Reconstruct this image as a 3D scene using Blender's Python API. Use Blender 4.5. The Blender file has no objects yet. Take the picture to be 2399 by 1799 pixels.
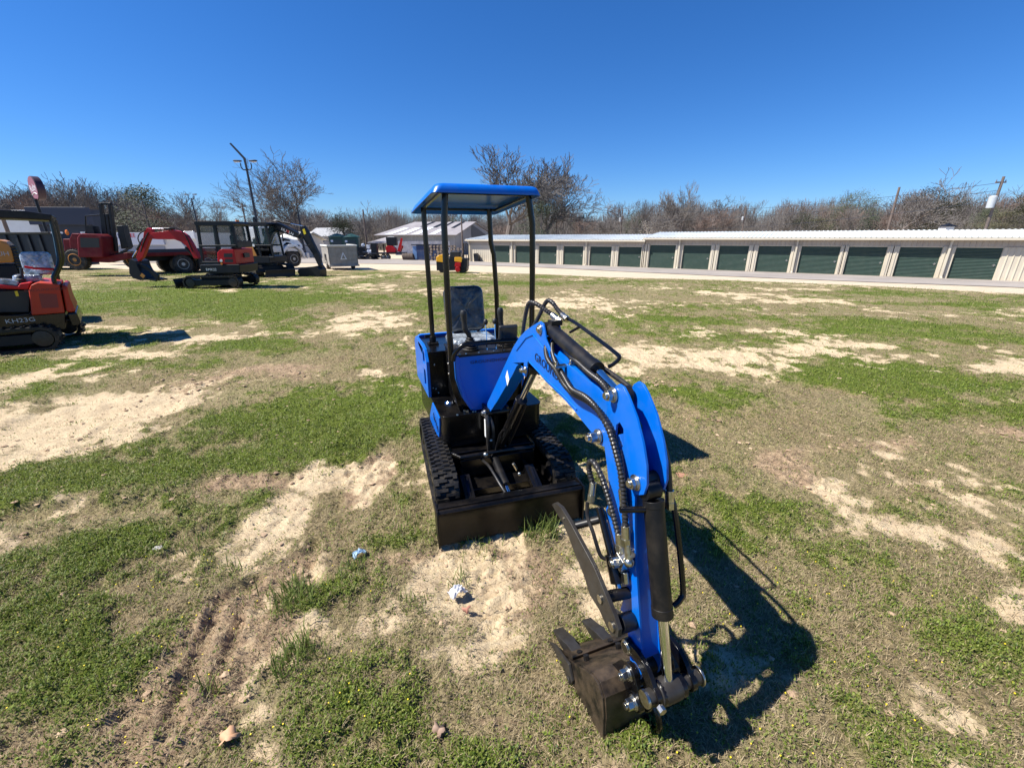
import bpy, bmesh, math, random
import numpy as np
from mathutils import Vector, Matrix
from mathutils.geometry import tessellate_polygon
random.seed(7)
R_ = math.radians
PI = math.pi
sc = bpy.context.scene
COL = sc.collection

# ---------------------------------------------------------------- camera
CH = 1.9
FPX = 985.0
_p, _r = R_(19.4), R_(-0.2)
_F = Vector((0, math.cos(_p), -math.sin(_p))); _U0 = Vector((0, math.sin(_p), math.cos(_p))); _X0 = Vector((1, 0, 0))
_R = _X0*math.cos(_r) + _U0*math.sin(_r); _U = -_X0*math.sin(_r) + _U0*math.cos(_r)
cam = bpy.data.cameras.new('camera'); cam_o = bpy.data.objects.new('camera', cam); COL.objects.link(cam_o)
cam_o.matrix_world = Matrix(((_R.x, _U.x, -_F.x, 0), (_R.y, _U.y, -_F.y, 0), (_R.z, _U.z, -_F.z, CH), (0, 0, 0, 1)))
cam.sensor_width = 36; cam.lens = FPX/2399*36; cam.clip_start = 0.05; cam.clip_end = 3000
sc.camera = cam_o

# ---------------------------------------------------------------- light
SUN_DIR = Vector((-1.04, -0.16, 1.40)).normalized()
el = math.asin(SUN_DIR.z); rot = math.atan2(SUN_DIR.x, SUN_DIR.y)
w = bpy.data.worlds.new('World'); sc.world = w; w.use_nodes = True
nt = w.node_tree; nt.nodes.clear()
sky = nt.nodes.new('ShaderNodeTexSky'); sky.sky_type = 'NISHITA'; sky.sun_disc = False
sky.sun_elevation = el; sky.sun_rotation = rot; sky.altitude = 200; sky.air_density = 1.0; sky.dust_density = 0.0; sky.ozone_density = 5.0
hs = nt.nodes.new('ShaderNodeHueSaturation'); hs.inputs['Saturation'].default_value = 1.10; hs.inputs['Value'].default_value = 1.0
bg = nt.nodes.new('ShaderNodeBackground'); bg.inputs['Strength'].default_value = 0.066
wo = nt.nodes.new('ShaderNodeOutputWorld')
tint = nt.nodes.new('ShaderNodeMix'); tint.data_type = 'RGBA'; tint.blend_type = 'MULTIPLY'; tint.inputs['Factor'].default_value = 1; tint.inputs['B'].default_value = (.64, .85, 1.19, 1)
nt.links.new(sky.outputs[0], tint.inputs['A']); nt.links.new(tint.outputs['Result'], hs.inputs['Color']); nt.links.new(hs.outputs[0], bg.inputs['Color']); nt.links.new(bg.outputs[0], wo.inputs[0])
sl = bpy.data.lights.new('sun', 'SUN'); sl.energy = 5.0; sl.angle = R_(0.5); sl.color = (1, 0.95, 0.87)
so = bpy.data.objects.new('sun', sl); COL.objects.link(so); so.rotation_euler = (-SUN_DIR).to_track_quat('-Z', 'Y').to_euler(); so.location = (-20, -5, 30)
sc.view_settings.view_transform = 'Standard'; sc.view_settings.look = 'None'; sc.view_settings.exposure = 0.85; sc.view_settings.gamma = 1.0
sc.cycles.max_bounces = 6; sc.cycles.transparent_max_bounces = 12; sc.cycles.caustics_reflective = False; sc.cycles.caustics_refractive = False

# ---------------------------------------------------------------- helpers
def gz(x, y):
    d = (x+2.85)*-.5495 + (y-54.47)*-.8355
    t = np.clip((38-d)/38, 0, 1)
    return -1.17*t**1.2
def at(u, y):
    """x of the point that stands at distance y in the direction of photo column u near the horizon"""
    return (u-1199.5)/FPX*(y*math.cos(_p) + 1.9*math.sin(_p))
def zat(v, y):
    """height seen in photo row v at distance y"""
    t = math.tan(math.atan((899.5-v)/FPX) - _p)
    return CH + y*t
def noise2(x, y, scale, seed):
    rs = np.random.RandomState(seed); N = 256
    lat = rs.rand(N, N)
    fx = np.asarray(x)/scale; fy = np.asarray(y)/scale
    ix = np.floor(fx).astype(int); iy = np.floor(fy).astype(int)
    tx = fx-ix; ty = fy-iy; tx = tx*tx*(3-2*tx); ty = ty*ty*(3-2*ty)
    a = lat[ix % N, iy % N]; b = lat[(ix+1) % N, iy % N]; c = lat[ix % N, (iy+1) % N]; d = lat[(ix+1) % N, (iy+1) % N]
    return (a*(1-tx)+b*tx)*(1-ty) + (c*(1-tx)+d*tx)*ty
def fbm(x, y, scale, seed, n=4):
    s = 0; a = 1; t = 0
    c_, s_ = math.cos(.6), math.sin(.6)
    for i in range(n):
        s = s + a*noise2(x, y, scale, seed+i); t += a; a *= .55; scale *= .47; x, y = c_*x-s_*y+3.1, s_*x+c_*y+1.7
    return s/t

def mat(name, col, rough=.5, metal=0, coat=0, bump=None, var=None, dust=None, spec=None, alpha=None, trans=0, emit=None):
    m = bpy.data.materials.new(name); m.use_nodes = True
    t = m.node_tree; b = t.nodes['Principled BSDF']
    b.inputs['Base Color'].default_value = (*col, 1); b.inputs['Roughness'].default_value = rough; b.inputs['Metallic'].default_value = metal
    b.inputs['Coat Weight'].default_value = coat; b.inputs['Coat Roughness'].default_value = .08
    if spec is not None: b.inputs['Specular IOR Level'].default_value = spec
    if trans: b.inputs['Transmission Weight'].default_value = trans
    if alpha is not None: b.inputs['Alpha'].default_value = alpha
    if emit: b.inputs['Emission Color'].default_value = (*emit[0], 1); b.inputs['Emission Strength'].default_value = emit[1]
    tc = t.nodes.new('ShaderNodeTexCoord')
    src = None
    if var:   # (other colour, scale, contrast)
        n = t.nodes.new('ShaderNodeTexNoise'); n.inputs['Scale'].default_value = var[1]; n.inputs['Detail'].default_value = 6
        t.links.new(tc.outputs['Object'], n.inputs['Vector'])
        r = t.nodes.new('ShaderNodeMapRange'); r.inputs['From Min'].default_value = .5-var[2]; r.inputs['From Max'].default_value = .5+var[2]
        t.links.new(n.outputs['Fac'], r.inputs['Value'])
        mx = t.nodes.new('ShaderNodeMix'); mx.data_type = 'RGBA'; mx.inputs['A'].default_value = (*col, 1); mx.inputs['B'].default_value = (*var[0], 1)
        t.links.new(r.outputs[0], mx.inputs['Factor']); src = mx.outputs['Result']
    if dust:  # (colour, scale, amount): thin dust and scuffs in blotches
        n = t.nodes.new('ShaderNodeTexNoise'); n.inputs['Scale'].default_value = dust[1]; n.inputs['Detail'].default_value = 8; n.inputs['Roughness'].default_value = .7
        t.links.new(tc.outputs['Object'], n.inputs['Vector'])
        r = t.nodes.new('ShaderNodeMapRange'); r.inputs['From Min'].default_value = .45; r.inputs['From Max'].default_value = .75; r.inputs['To Max'].default_value = dust[2]
        t.links.new(n.outputs['Fac'], r.inputs['Value'])
        mx = t.nodes.new('ShaderNodeMix'); mx.data_type = 'RGBA'; mx.inputs['B'].default_value = (*dust[0], 1)
        if src: t.links.new(src, mx.inputs['A'])
        else: mx.inputs['A'].default_value = (*col, 1)
        t.links.new(r.outputs[0], mx.inputs['Factor']); src = mx.outputs['Result']
        rr = t.nodes.new('ShaderNodeMapRange'); rr.inputs['To Min'].default_value = rough; rr.inputs['To Max'].default_value = min(1, rough+.35)
        t.links.new(r.outputs[0], rr.inputs['Value']); t.links.new(rr.outputs[0], b.inputs['Roughness'])
    if src: t.links.new(src, b.inputs['Base Color'])
    if bump:  # (scale, strength, distance)
        n = t.nodes.new('ShaderNodeTexNoise'); n.inputs['Scale'].default_value = bump[0]; n.inputs['Detail'].default_value = 5
        t.links.new(tc.outputs['Object'], n.inputs['Vector'])
        bp = t.nodes.new('ShaderNodeBump'); bp.inputs['Strength'].default_value = bump[1]; bp.inputs['Distance'].default_value = bump[2] if len(bump) > 2 else .01
        t.links.new(n.outputs['Fac'], bp.inputs['Height']); t.links.new(bp.outputs[0], b.inputs['Normal'])
    return m

DUST = (.36, .28, .19)
M = {}
M['blue'] = mat('blue_paint', (.0, .125, .56), .34, coat=.1, spec=.35, dust=(DUST, 9, .06), bump=(60, .05, .002))
M['black'] = mat('black_gloss_paint', (.0025, .0025, .003), .24, coat=.1, spec=.4, dust=(DUST, 7, .03), bump=(40, .05, .003))
M['blackm'] = mat('black_satin_paint', (.005, .005, .006), .42, spec=.35, dust=(DUST, 12, .06), bump=(50, .08, .003))
M['dirty'] = mat('dirty_black_bucket_paint', (.004, .004, .004), .4, spec=.35, var=((.05, .035, .022), 16, .12), dust=((.2, .14, .09), 6, .35), bump=(70, .2, .003))
M['rubber'] = mat('black_rubber', (.006, .006, .006), .5, spec=.4, dust=(DUST, 18, .13), bump=(90, .3, .004))
M['hose'] = mat('hydraulic_hose_rubber', (.012, .012, .013), .38, dust=(DUST, 30, .12))
M['chrome'] = mat('chrome_rod', (.75, .76, .78), .09, metal=1)
M['zinc'] = mat('zinc_plated_steel', (.62, .61, .56), .28, metal=1, bump=(120, .15, .002), var=((.42, .38, .3), 60, .2))
M['steel'] = mat('worn_steel', (.045, .042, .038), .42, metal=.3, var=((.03, .025, .02), 25, .2))
M['vinyl'] = mat('seat_vinyl_under_plastic', (.016, .017, .02), .24, coat=.5, bump=(14, .9, .03), var=((.07, .075, .08), 9, .15))
M['plastic'] = mat('clear_plastic_film', (.42, .48, .55), .16, coat=1, bump=(18, 1, .03), var=((.16, .18, .2), 12, .12))
M['grip'] = mat('black_moulded_plastic', (.018, .018, .019), .5)
M['display'] = mat('dark_glass', (.01, .025, .05), .06, coat=1)
M['white'] = mat('white_sticker', (.8, .8, .78), .4)
M['yellow_s'] = mat('yellow_sticker', (.8, .62, .02), .4)
M['decal_dark'] = mat('dark_navy_lettering', (.006, .012, .05), .4)
M['decal_red'] = mat('dark_red_lettering', (.12, .012, .015), .4)
M['decal_white'] = mat('white_lettering', (.75, .76, .78), .4)
M['decal_grey'] = mat('silver_lettering', (.5, .5, .5), .35)
M['red'] = mat('red_paint', (.46, .008, .013), .38, coat=.0, spec=.3, dust=(DUST, 3, .06))
M['dred'] = mat('faded_dark_red_paint', (.15, .007, .013), .55, spec=.25, dust=(DUST, 3, .1))
M['orange'] = mat('orange_paint', (.42, .035, .012), .42, coat=.0, spec=.3, dust=(DUST, 3, .06))
M['amber'] = mat('amber_yellow_paint', (.52, .21, .03), .4, coat=.2, dust=(DUST, 3, .1))
M['ryellow'] = mat('bright_yellow_paint', (.85, .42, .02), .38, coat=.3)
M['charc'] = mat('charcoal_paint', (.009, .011, .015), .45, coat=.0, spec=.3, dust=(DUST, 3, .03))
M['glass'] = mat('tinted_window_glass', (.08, .14, .14), .03, alpha=.16, spec=.5)
M['dglass'] = mat('dark_window_glass', (.015, .03, .035), .05, coat=1)
M['beacon'] = mat('orange_beacon_lens', (.8, .2, .02), .3)
M['wpaint'] = mat('white_truck_paint', (.72, .74, .76), .3, coat=.6, dust=(DUST, 2, .15))
M['gpaint'] = mat('weathered_trailer_grey', (.34, .33, .31), .6, var=((.24, .23, .21), 4, .15), dust=(DUST, 3, .5))
M['tyre'] = mat('tyre_rubber', (.018, .018, .019), .7, dust=(DUST, 5, .4))
M['rimw'] = mat('pale_wheel_rim', (.55, .54, .5), .45, dust=(DUST, 6, .3))
M['dkblue'] = mat('navy_steel', (.012, .022, .055), .4)

class MB:
    def __init__(s): s.v = []; s.f = []
    def add(s, v, f):
        o = len(s.v); s.v += [tuple(p) for p in v]; s.f += [tuple(i+o for i in q) for q in f]; return s
    def box(s, c, d, rot=None):
        x, y, z = (k/2 for k in d); v = [Vector((a*x, b*y, e*z)) for e in (-1, 1) for b in (-1, 1) for a in (-1, 1)]
        if rot is not None: v = [rot @ p for p in v]
        v = [p+Vector(c) for p in v]
        return s.add(v, [(0, 2, 3, 1), (4, 5, 7, 6), (0, 1, 5, 4), (2, 6, 7, 3), (0, 4, 6, 2), (1, 3, 7, 5)])
    def b2(s, a, b):
        return s.box([(a[i]+b[i])/2 for i in range(3)], [abs(b[i]-a[i]) for i in range(3)])
    def prism(s, poly, a, b, axis='x', holes=()):
        """poly in (forward, up) for axis x; (x, up) for axis y; (x, y) for axis z; extruded from a to b along axis"""
        def P(p, t):
            if axis == 'x': return (t, -p[0], p[1])
            if axis == 'y': return (p[0], t, p[1])
            return (p[0], p[1], t)
        loops = [list(poly)] + [list(h) for h in holes]
        flat = [p for l in loops for p in l]; n = len(flat)
        tris = tessellate_polygon([[Vector((p[0], p[1], 0)) for p in l] for l in loops])
        v = [P(p, a) for p in flat] + [P(p, b) for p in flat]
        f = []
        for t in tris:
            f.append(tuple(t)); f.append(tuple(i+n for i in reversed(t)))
        k = 0
        for l in loops:
            m = len(l)
            for i in range(m):
                j = (i+1) % m; f.append((k+i, k+j, k+j+n, k+i+n))
            k += m
        return s.add(v, f)
    def cyl(s, p, q, r, n=12, r2=None, caps=True):
        p = Vector(p); q = Vector(q); r2 = r if r2 is None else r2
        d = (q-p).normalized(); a = d.orthogonal().normalized(); b = d.cross(a)
        v = [c+(a*math.cos(2*PI*i/n)+b*math.sin(2*PI*i/n))*rr for c, rr in ((p, r), (q, r2)) for i in range(n)]
        f = [(i, (i+1) % n, n+(i+1) % n, n+i) for i in range(n)]
        if caps: f += [tuple(reversed(range(n))), tuple(range(n, 2*n))]
        return s.add(v, f)
    def tube(s, pts, r, n=8, smooth=0, ripple=0, step=None, closed=False):
        pts = [Vector(p) for p in pts]
        if smooth:
            out = []
            N = len(pts)
            for i in range(N-1):
                p0 = pts[max(i-1, 0)]; p1 = pts[i]; p2 = pts[i+1]; p3 = pts[min(i+2, N-1)]
                for k in range(smooth):
                    t = k/smooth
                    out.append(.5*((2*p1)+(p2-p0)*t+(2*p0-5*p1+4*p2-p3)*t*t+(3*p1-p0-3*p2+p3)*t**3))
            out.append(pts[-1])
            if isinstance(r, (list, tuple)): r = [float(np.interp(i/smooth, range(N), r)) for i in range(len(out))]
            pts = out
        if step:
            out = [pts[0]]; acc = 0
            cum = [0.0]
            for a, b in zip(pts[:-1], pts[1:]): cum.append(cum[-1]+(b-a).length)
            m = max(2, int(cum[-1]/step)); out = []
            for k in range(m+1):
                q_ = cum[-1]*k/m; out.append(Vector([float(np.interp(q_, cum, [p[c_] for p in pts])) for c_ in range(3)]))
            pts = out
        N = len(pts); d0 = (pts[1]-pts[0]).normalized(); a = d0.orthogonal().normalized(); v = []; f = []
        for i, p in enumerate(pts):
            d = (pts[min(i+1, N-1)]-pts[max(i-1, 0)])
            d = d.normalized() if d.length > 1e-9 else d0
            a = (a-d*a.dot(d)); a = a.normalized() if a.length > 1e-6 else d.orthogonal().normalized()
            b = d.cross(a); rr = (r[i] if isinstance(r, (list, tuple)) else r)
            if ripple: rr = rr*(1+ripple*(1 if i % 2 else -1))
            v += [p+(a*math.cos(2*PI*k/n)+b*math.sin(2*PI*k/n))*rr for k in range(n)]
        for i in range(N-1):
            for k in range(n): f.append((i*n+k, i*n+(k+1) % n, (i+1)*n+(k+1) % n, (i+1)*n+k))
        f += [tuple(reversed(range(n))), tuple(range((N-1)*n, N*n))]
        return s.add(v, f)
    def lathe(s, p, axis, prof, n=20):
        """prof: list of (distance along axis, radius)"""
        p = Vector(p); d = Vector(axis).normalized(); a = d.orthogonal().normalized(); b = d.cross(a); v = []; f = []
        for t, r in prof: v += [p+d*t+(a*math.cos(2*PI*k/n)+b*math.sin(2*PI*k/n))*r for k in range(n)]
        for i in range(len(prof)-1):
            for k in range(n): f.append((i*n+k, i*n+(k+1) % n, (i+1)*n+(k+1) % n, (i+1)*n+k))
        f += [tuple(reversed(range(n))), tuple(range((len(prof)-1)*n, len(prof)*n))]
        return s.add(v, f)
    def sphere(s, c, r, n=12, sq=(1, 1, 1)):
        prof = [(-math.cos(PI*i/(n//2)), max(.001, math.sin(PI*i/(n//2)))) for i in range(n//2+1)]
        o = len(s.v); s.lathe((0, 0, 0), (0, 0, 1), prof, n)
        for i in range(o, len(s.v)): q = s.v[i]; s.v[i] = (c[0]+q[0]*r*sq[0], c[1]+q[1]*r*sq[1], c[2]+q[2]*r*sq[2])
        return s
    def xf(s, mtx):
        s.v = [tuple(mtx @ Vector(p)) for p in s.v]; return s
    def build(s, name, m, parent=None, bevel=0, smooth=True, ang=38):
        me = bpy.data.meshes.new(name); me.from_pydata(s.v, [], s.f); me.validate()
        bm = bmesh.new(); bm.from_mesh(me); bmesh.ops.recalc_face_normals(bm, faces=bm.faces); bm.to_mesh(me); bm.free()
        return link(name, me, m, parent, bevel, smooth, ang)
def link(name, me, m, parent=None, bevel=0, smooth=True, ang=38):
    me.materials.append(M[m] if isinstance(m, str) else m)
    if smooth:
        me.polygons.foreach_set('use_smooth', [True]*len(me.polygons)); me.set_sharp_from_angle(angle=R_(ang))
    o = bpy.data.objects.new(name, me); COL.objects.link(o)
    if parent: o.parent = parent
    if bevel:
        b = o.modifiers.new('bevel', 'BEVEL'); b.width = bevel; b.segments = 2; b.harden_normals = True; b.limit_method = 'ANGLE'; b.angle_limit = R_(40)
    return o
def tag(o, label=None, cat=None, group=None, kind=None):
    if label: o['label'] = label
    if cat: o['category'] = cat
    if group: o['group'] = group
    if kind: o['kind'] = kind
    return o
def empty(name, loc, rz=0, label=None, cat=None, group=None):
    o = bpy.data.objects.new(name, None); COL.objects.link(o); o.location = loc; o.rotation_euler = (0, 0, rz); o.empty_display_size = .2
    return tag(o, label, cat, group)
def copy_tree(o, parent=None):
    c = o.copy(); COL.objects.link(c)
    if parent: c.parent = parent
    for ch in [x for x in bpy.data.objects if x.parent == o]: copy_tree(ch, c)
    return c
def text(name, s, size, mtx, m, parent, ext=.0012, sx=1.0, space=1.0):
    cu = bpy.data.curves.new(name, 'FONT'); cu.body = s; cu.size = size; cu.extrude = ext; cu.align_x = 'CENTER'; cu.align_y = 'CENTER'; cu.space_character = space
    o = bpy.data.objects.new(name, cu); me = bpy.data.meshes.new_from_object(o); bpy.data.objects.remove(o); bpy.data.curves.remove(cu)
    me.transform(mtx @ Matrix.Diagonal((sx, 1, 1, 1)))
    return link(name, me, m, parent, smooth=False)
def frame(origin, xdir, ydir):
    x = Vector(xdir).normalized(); z = x.cross(Vector(ydir)).normalized(); y = z.cross(x)
    m = Matrix((x, y, z)).transposed().to_4x4(); m.translation = Vector(origin); return m
def rr(x0, y0, x1, y1, r, n=4):
    o = []
    for cx, cy, a in ((x1-r, y0+r, -90), (x1-r, y1-r, 0), (x0+r, y1-r, 90), (x0+r, y0+r, 180)):
        for i in range(n+1): t = R_(a+90*i/n); o.append((cx+r*math.cos(t), cy+r*math.sin(t)))
    return o

# ---------------------------------------------------------------- ground
BLOBS = [(-1.30, 2.85, .17, .8, 'd'), (-1.45, 1.95, .22, .32, 'd'), (-1.32, 1.35, .2, .3, 'd'), (-.80, 2.12, .42, .13, 'd'), (-.15, 2.1, .42, .13, 'd'), (-2.3, 2.95, .55, .14, 'd'), (3.4, 3.6, .8, .22, 'd'), (5.2, 3.9, .7, .2, 'd'), (-4.88, 4.26, 0.94, 0.63, 's'), (-7.1, 5.86, 0.57, 0.36, 's'), (-4.56, 4.83, 0.63, 0.36, 's'), (-5.15, 3.99, 0.36, 0.31, 's'), (-9.87, 9.73, 1.6, 0.92, 's'), (-6.17, 8.32, 1.04, 0.54, 's'), (-6.61, 7.02, 1.48, 0.34, 's'), (-3.29, 2.61, 0.47, 0.23, 'd'), (-3.31, 2.29, 0.26, 0.17, 'd'), (-1.65, 2.42, 0.18, 0.27, 's'), (-1.75, 3.0, 0.18, 0.19, 's'), (-1.16, 3.16, 0.16, 0.41, 'd'), (-3.31, 9.69, 0.78, 1.26, 's'), (-1.85, 5.8, 0.37, 0.4, 's'), (-1.49, 1.77, 0.16, 0.1, 'd'), (-1.51, 1.44, 0.12, 0.19, 'd'), (-1.07, 1.19, 0.12, 0.1, 's'), (-1.11, 1.56, 0.13, 0.14, 'd'), (-0.25, 1.47, 0.22, 0.15, 's'), (-0.07, 1.7, 0.14, 0.08, 's'), (-0.12, 1.88, 0.29, 0.12, 'd'), (0.45, 1.95, 0.12, 0.19, 's'), (-0.92, 1.04, 0.11, 0.06, 's'), (-0.18, 1.17, 0.21, 0.08, 'd'), (2.84, 6.47, 1.14, 0.84, 's'), (3.9, 6.88, 0.57, 0.38, 's'), (2.26, 7.19, 0.67, 0.44, 's'), (2.76, 3.93, 0.48, 0.35, 's'), (2.34, 3.13, 0.32, 0.41, 'd'), (3.18, 3.05, 0.42, 0.33, 's'), (2.97, 2.16, 0.35, 0.26, 's'), (5.82, 4.72, 0.56, 0.22, 's'), (4.43, 4.6, 0.65, 0.26, 's'), (6.45, 7.75, 0.72, 0.3, 's'), (8.68, 14.46, 2.83, 0.87, 's'), (2.94, 14.62, 1.74, 0.89, 's'), (-5.66, 19.16, 1.15, 0.93, 's'), (-5.7, 12.06, 1.1, 0.69, 's'), (2.77, 2.38, 0.2, 0.13, 's'), (1.96, 1.16, 0.1, 0.06, 's'), (-3.29, 6.24, 0.79, 0.41, 'd'), (0.97, 13.71, 0.82, 1.36, 's'), (7.44, 6.09, 0.57, 0.17, 's'), (8.9, 11.72, 2.9, 0.44, 's'), (-3.27, 3.15, 1.2, 0.28, 'g'), (-3.1, 4.47, 0.63, 0.62, 'g'), (-1.67, 4.13, 0.41, 0.65, 'g'), (-3.81, 2.83, 0.3, 0.23, 'g'), (-8.63, 11.62, 3.49, 1.76, 'g'), (-13.49, 15.83, 3.06, 3.69, 'g'), (-6.9, 13.91, 2.79, 1.4, 'g'), (-1.92, 12.12, 1.21, 1.53, 'g'), (9.05, 9.93, 2.95, 1.06, 'g'), (4.17, 10.23, 1.54, 0.67, 'g'), (4.88, 5.76, 1.51, 0.58, 'g'), (5.02, 4.37, 0.95, 0.48, 'g'), (2.66, 4.91, 0.63, 0.44, 'g'), (-2.74, 2.04, 0.46, 0.41, 'g'), (-1.93, 1.38, 0.39, 0.25, 'g'), (-0.65, 1.27, 0.28, 0.19, 'g'), (-1.17, 1.78, 0.14, 0.2, 'g'), (0.32, 1.6, 0.13, 0.1, 'g'), (2.28, 1.51, 0.23, 0.18, 'g'), (1.38, 2.22, 0.17, 0.1, 'g'), (-0.56, 2.27, 0.42, 0.12, 'g'), (0.47, 1.12, 0.22, 0.08, 'g'), (-0.9, 2.02, 0.21, 0.21, 'g'), (1.69, 1.55, 0.25, 0.14, 't'), (1.76, 2.02, 0.5, 0.4, 't'), (1.4, 1.17, 0.44, 0.14, 't'), (0.14, 2.39, 0.18, 0.09, 'g'), (0.23, 1.76, 0.14, 0.11, 'g'), (-7.7, 6.28, 0.81, 0.32, 'g'), (-4.57, 7.59, 0.71, 0.39, 'g'), (13.62, 14.31, 3.47, 0.64, 'g'), (0.03, 21.02, 4.11, 1.34, 'g'), (-8.87, 13.89, 1.69, 1.0, 'g'), (1.8, 2.58, 0.37, 0.15, 'g')]
EDGE = [(-200, 30), (-60, 31), (-29, 29.5), (-22, 27), (-16.3, 27), (-9.3, 31.2), (-3, 30.6), (5.2, 26.9), (13, 25.2), (18.4, 22.6), (22.6, 18.8), (27, 15), (60, -10), (200, -120)]
EX = np.array([e[0] for e in EDGE]); EY = np.array([e[1] for e in EDGE])
def masks(x, y):
    """bare: 0..1 bare sand, green: 0..1, dirt: 0..1"""
    wx = x + .35*(fbm(x, y, .9, 11)-.5); wy = y + .35*(fbm(x, y, .9, 21)-.5)
    k = np.clip(y/6, .6, 3)
    bare = (fbm(x, y, 2.2, 31, 5)-.54)*2.8 + (fbm(x, y, .35, 41, 3)-.5)*2.0 + (fbm(x, y, .11, 43, 3)-.5)*1.3
    green = (fbm(x, y, 1.7, 51, 5)-.41)*2.6 + (fbm(x, y, .28, 61, 3)-.5)*2.0 + (fbm(x, y, .09, 63, 3)-.5)*1.6
    dirt = (fbm(x, y, 1.1, 71, 4)-.62)*3
    for bx, by, rx, ry, kd in BLOBS:
        e = np.exp(-(((wx-bx)/rx)**2+((wy-by)/ry)**2)*.9)
        if kd == 's': bare = bare+(.75 if by > 2.3 else .52)*e; green = green-(.75 if by > 2.3 else .5)*e
        elif kd == 'd': dirt = dirt+1.2*e; green = green-.7*e; bare = bare+.15*e
        elif kd == 'g': green = green+.95*e; bare = bare-.75*e; dirt = dirt-.3*e
        else: green = green-.35*e; bare = bare-.6*e
    ed = y - (np.interp(x, EX, EY) + 1.1*(fbm(x, y, 3.0, 81)-.5))
    off = np.clip(ed/.5, 0, 1)
    bare = np.clip(bare, 0, 1); bare = np.maximum(bare, off)
    return bare, np.clip(green, 0, 1)*(1-off), np.clip(dirt, 0, 1)*(1-off), off
RUTS = [((-1.60, 1.72), (-1.42, 1.17), .035, .035), ((-1.44, 1.68), (-1.33, 1.30), .03, .03), ((-1.50, 1.95), (-1.62, 1.80), .05, .03), ((-1.32, 2.28), (-1.25, 2.1), .04, .03), ((-3.9, 2.55), (-2.6, 2.7), .12, .04), ((-5.3, 4.25), (-4.2, 4.6), .2, .04), ((-5.6, 4.8), (-4.4, 5.2), .15, .03), ((-1.35, 2.1), (-1.05, 1.85), .06, .02)]
def disp(x, y):
    h = .050*(fbm(x, y, .8, 91, 3)-.5)
    b_, g_, d_, o_ = masks(x, y)
    n = .020*(fbm(x, y, .13, 95, 4)-.5)*2 + (.010+.020*d_)*(np.abs(fbm(x, y, .075, 97, 3)-.5)*4-.8)*(1-.6*g_) + .026*np.clip(g_*1.6, 0, 1)*(.5+fbm(x, y, .05, 98, 2)) - .012*b_
    for (ax, ay), (bx, by), wd, dp in RUTS:
        dx, dy = bx-ax, by-ay; L2 = dx*dx+dy*dy
        t = np.clip(((x-ax)*dx+(y-ay)*dy)/L2, 0, 1)
        q = np.hypot(x-ax-t*dx, y-ay-t*dy)/wd + .6*(fbm(x, y, .06, 99, 2)-.5)
        h = h - dp*np.exp(-q**4) + dp*.5*np.exp(-((q-1.5)/.4)**2)
    # tread prints left of the machine
    t = (x+1.25)*-.29+(y-2.5)*.957; s_ = (x+1.25)*.957+(y-2.5)*.29
    m = np.exp(-(s_/.13)**4)*np.clip(t/.2, 0, 1)*np.clip((1.7-t)/.3, 0, 1)
    h = h - .014*m + .017*m*np.sin(t*2*PI/.075+np.where(s_ > 0, 1.6, 0))
    t = (x+.05)*-.29+(y-1.55)*.957; s_ = (x+.05)*.957+(y-1.55)*.29
    m = np.exp(-(s_/.10)**4)*np.clip((t+.25)/.1, 0, 1)*np.clip((.45-t)/.1, 0, 1)
    h = h - .010*m + .013*m*np.sin(t*2*PI/.07+np.where(s_ > 0, 1.6, 0))
    return (h+n)
def axis_pts(segs):
    out = [segs[0][0]]
    for a, b, s0, s1 in segs:
        x = a
        while x < b-1e-6:
            t = (x-a)/(b-a); x += s0+(s1-s0)*t; out.append(min(x, b))
    return np.array(sorted(set(out)))
ax_ = axis_pts([(2.6, 8, .02, .08), (8, 30, .08, .5), (30, 200, .6, 8), (200, 1500, 10, 150)])
xs = np.concatenate([-ax_[::-1], np.arange(-2.58, 2.6, .0165), ax_])
ys = axis_pts([(-60, -5, 6, 1.0), (-5, .6, 1.0, .05), (.6, 3.4, .0135, .02), (3.4, 8, .02, .07), (8, 40, .07, .5), (40, 200, .6, 8), (200, 2000, 10, 150)])
XX, YY = np.meshgrid(xs, ys)
bare, green, dirt, off = masks(XX, YY)
fade = np.clip(1-(YY-14)/10, 0, 1)*(1-off)*np.clip(1.25-np.abs(XX)/30, 0, 1)
Zb = gz(XX, YY)
ZZ = Zb + disp(XX, YY)*fade
ny, nx = XX.shape
me = bpy.data.meshes.new('ground')
me.vertices.add(nx*ny); me.vertices.foreach_set('co', np.stack([XX, YY, ZZ], -1).astype(np.float32).ravel())
ii = (np.arange(ny-1)[:, None]*nx+np.arange(nx-1)[None, :]).ravel()
quads = np.stack([ii, ii+1, ii+nx+1, ii+nx], -1).astype(np.int32)
nf = len(quads); me.loops.add(nf*4); me.polygons.add(nf)
me.loops.foreach_set('vertex_index', quads.ravel()); me.polygons.foreach_set('loop_start', np.arange(0, nf*4, 4, dtype=np.int32)); me.polygons.foreach_set('loop_total', np.full(nf, 4, np.int32))
me.polygons.foreach_set('use_smooth', np.ones(nf, bool)); me.update()
for nm, arr in (('bare', bare), ('green', green), ('dirt', dirt), ('off', off)):
    a = me.attributes.new(nm, 'FLOAT', 'POINT'); a.data.foreach_set('value', arr.astype(np.float32).ravel())
gm = bpy.data.materials.new('field_soil_and_turf'); gm.use_nodes = True; t = gm.node_tree; b = t.nodes['Principled BSDF']; b.inputs['Roughness'].default_value = .95; b.inputs['Specular IOR Level'].default_value = .15
def N(tp, **k):
    n = t.nodes.new(tp)
    for a_, v_ in k.items(): setattr(n, a_, v_)
    return n
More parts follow.
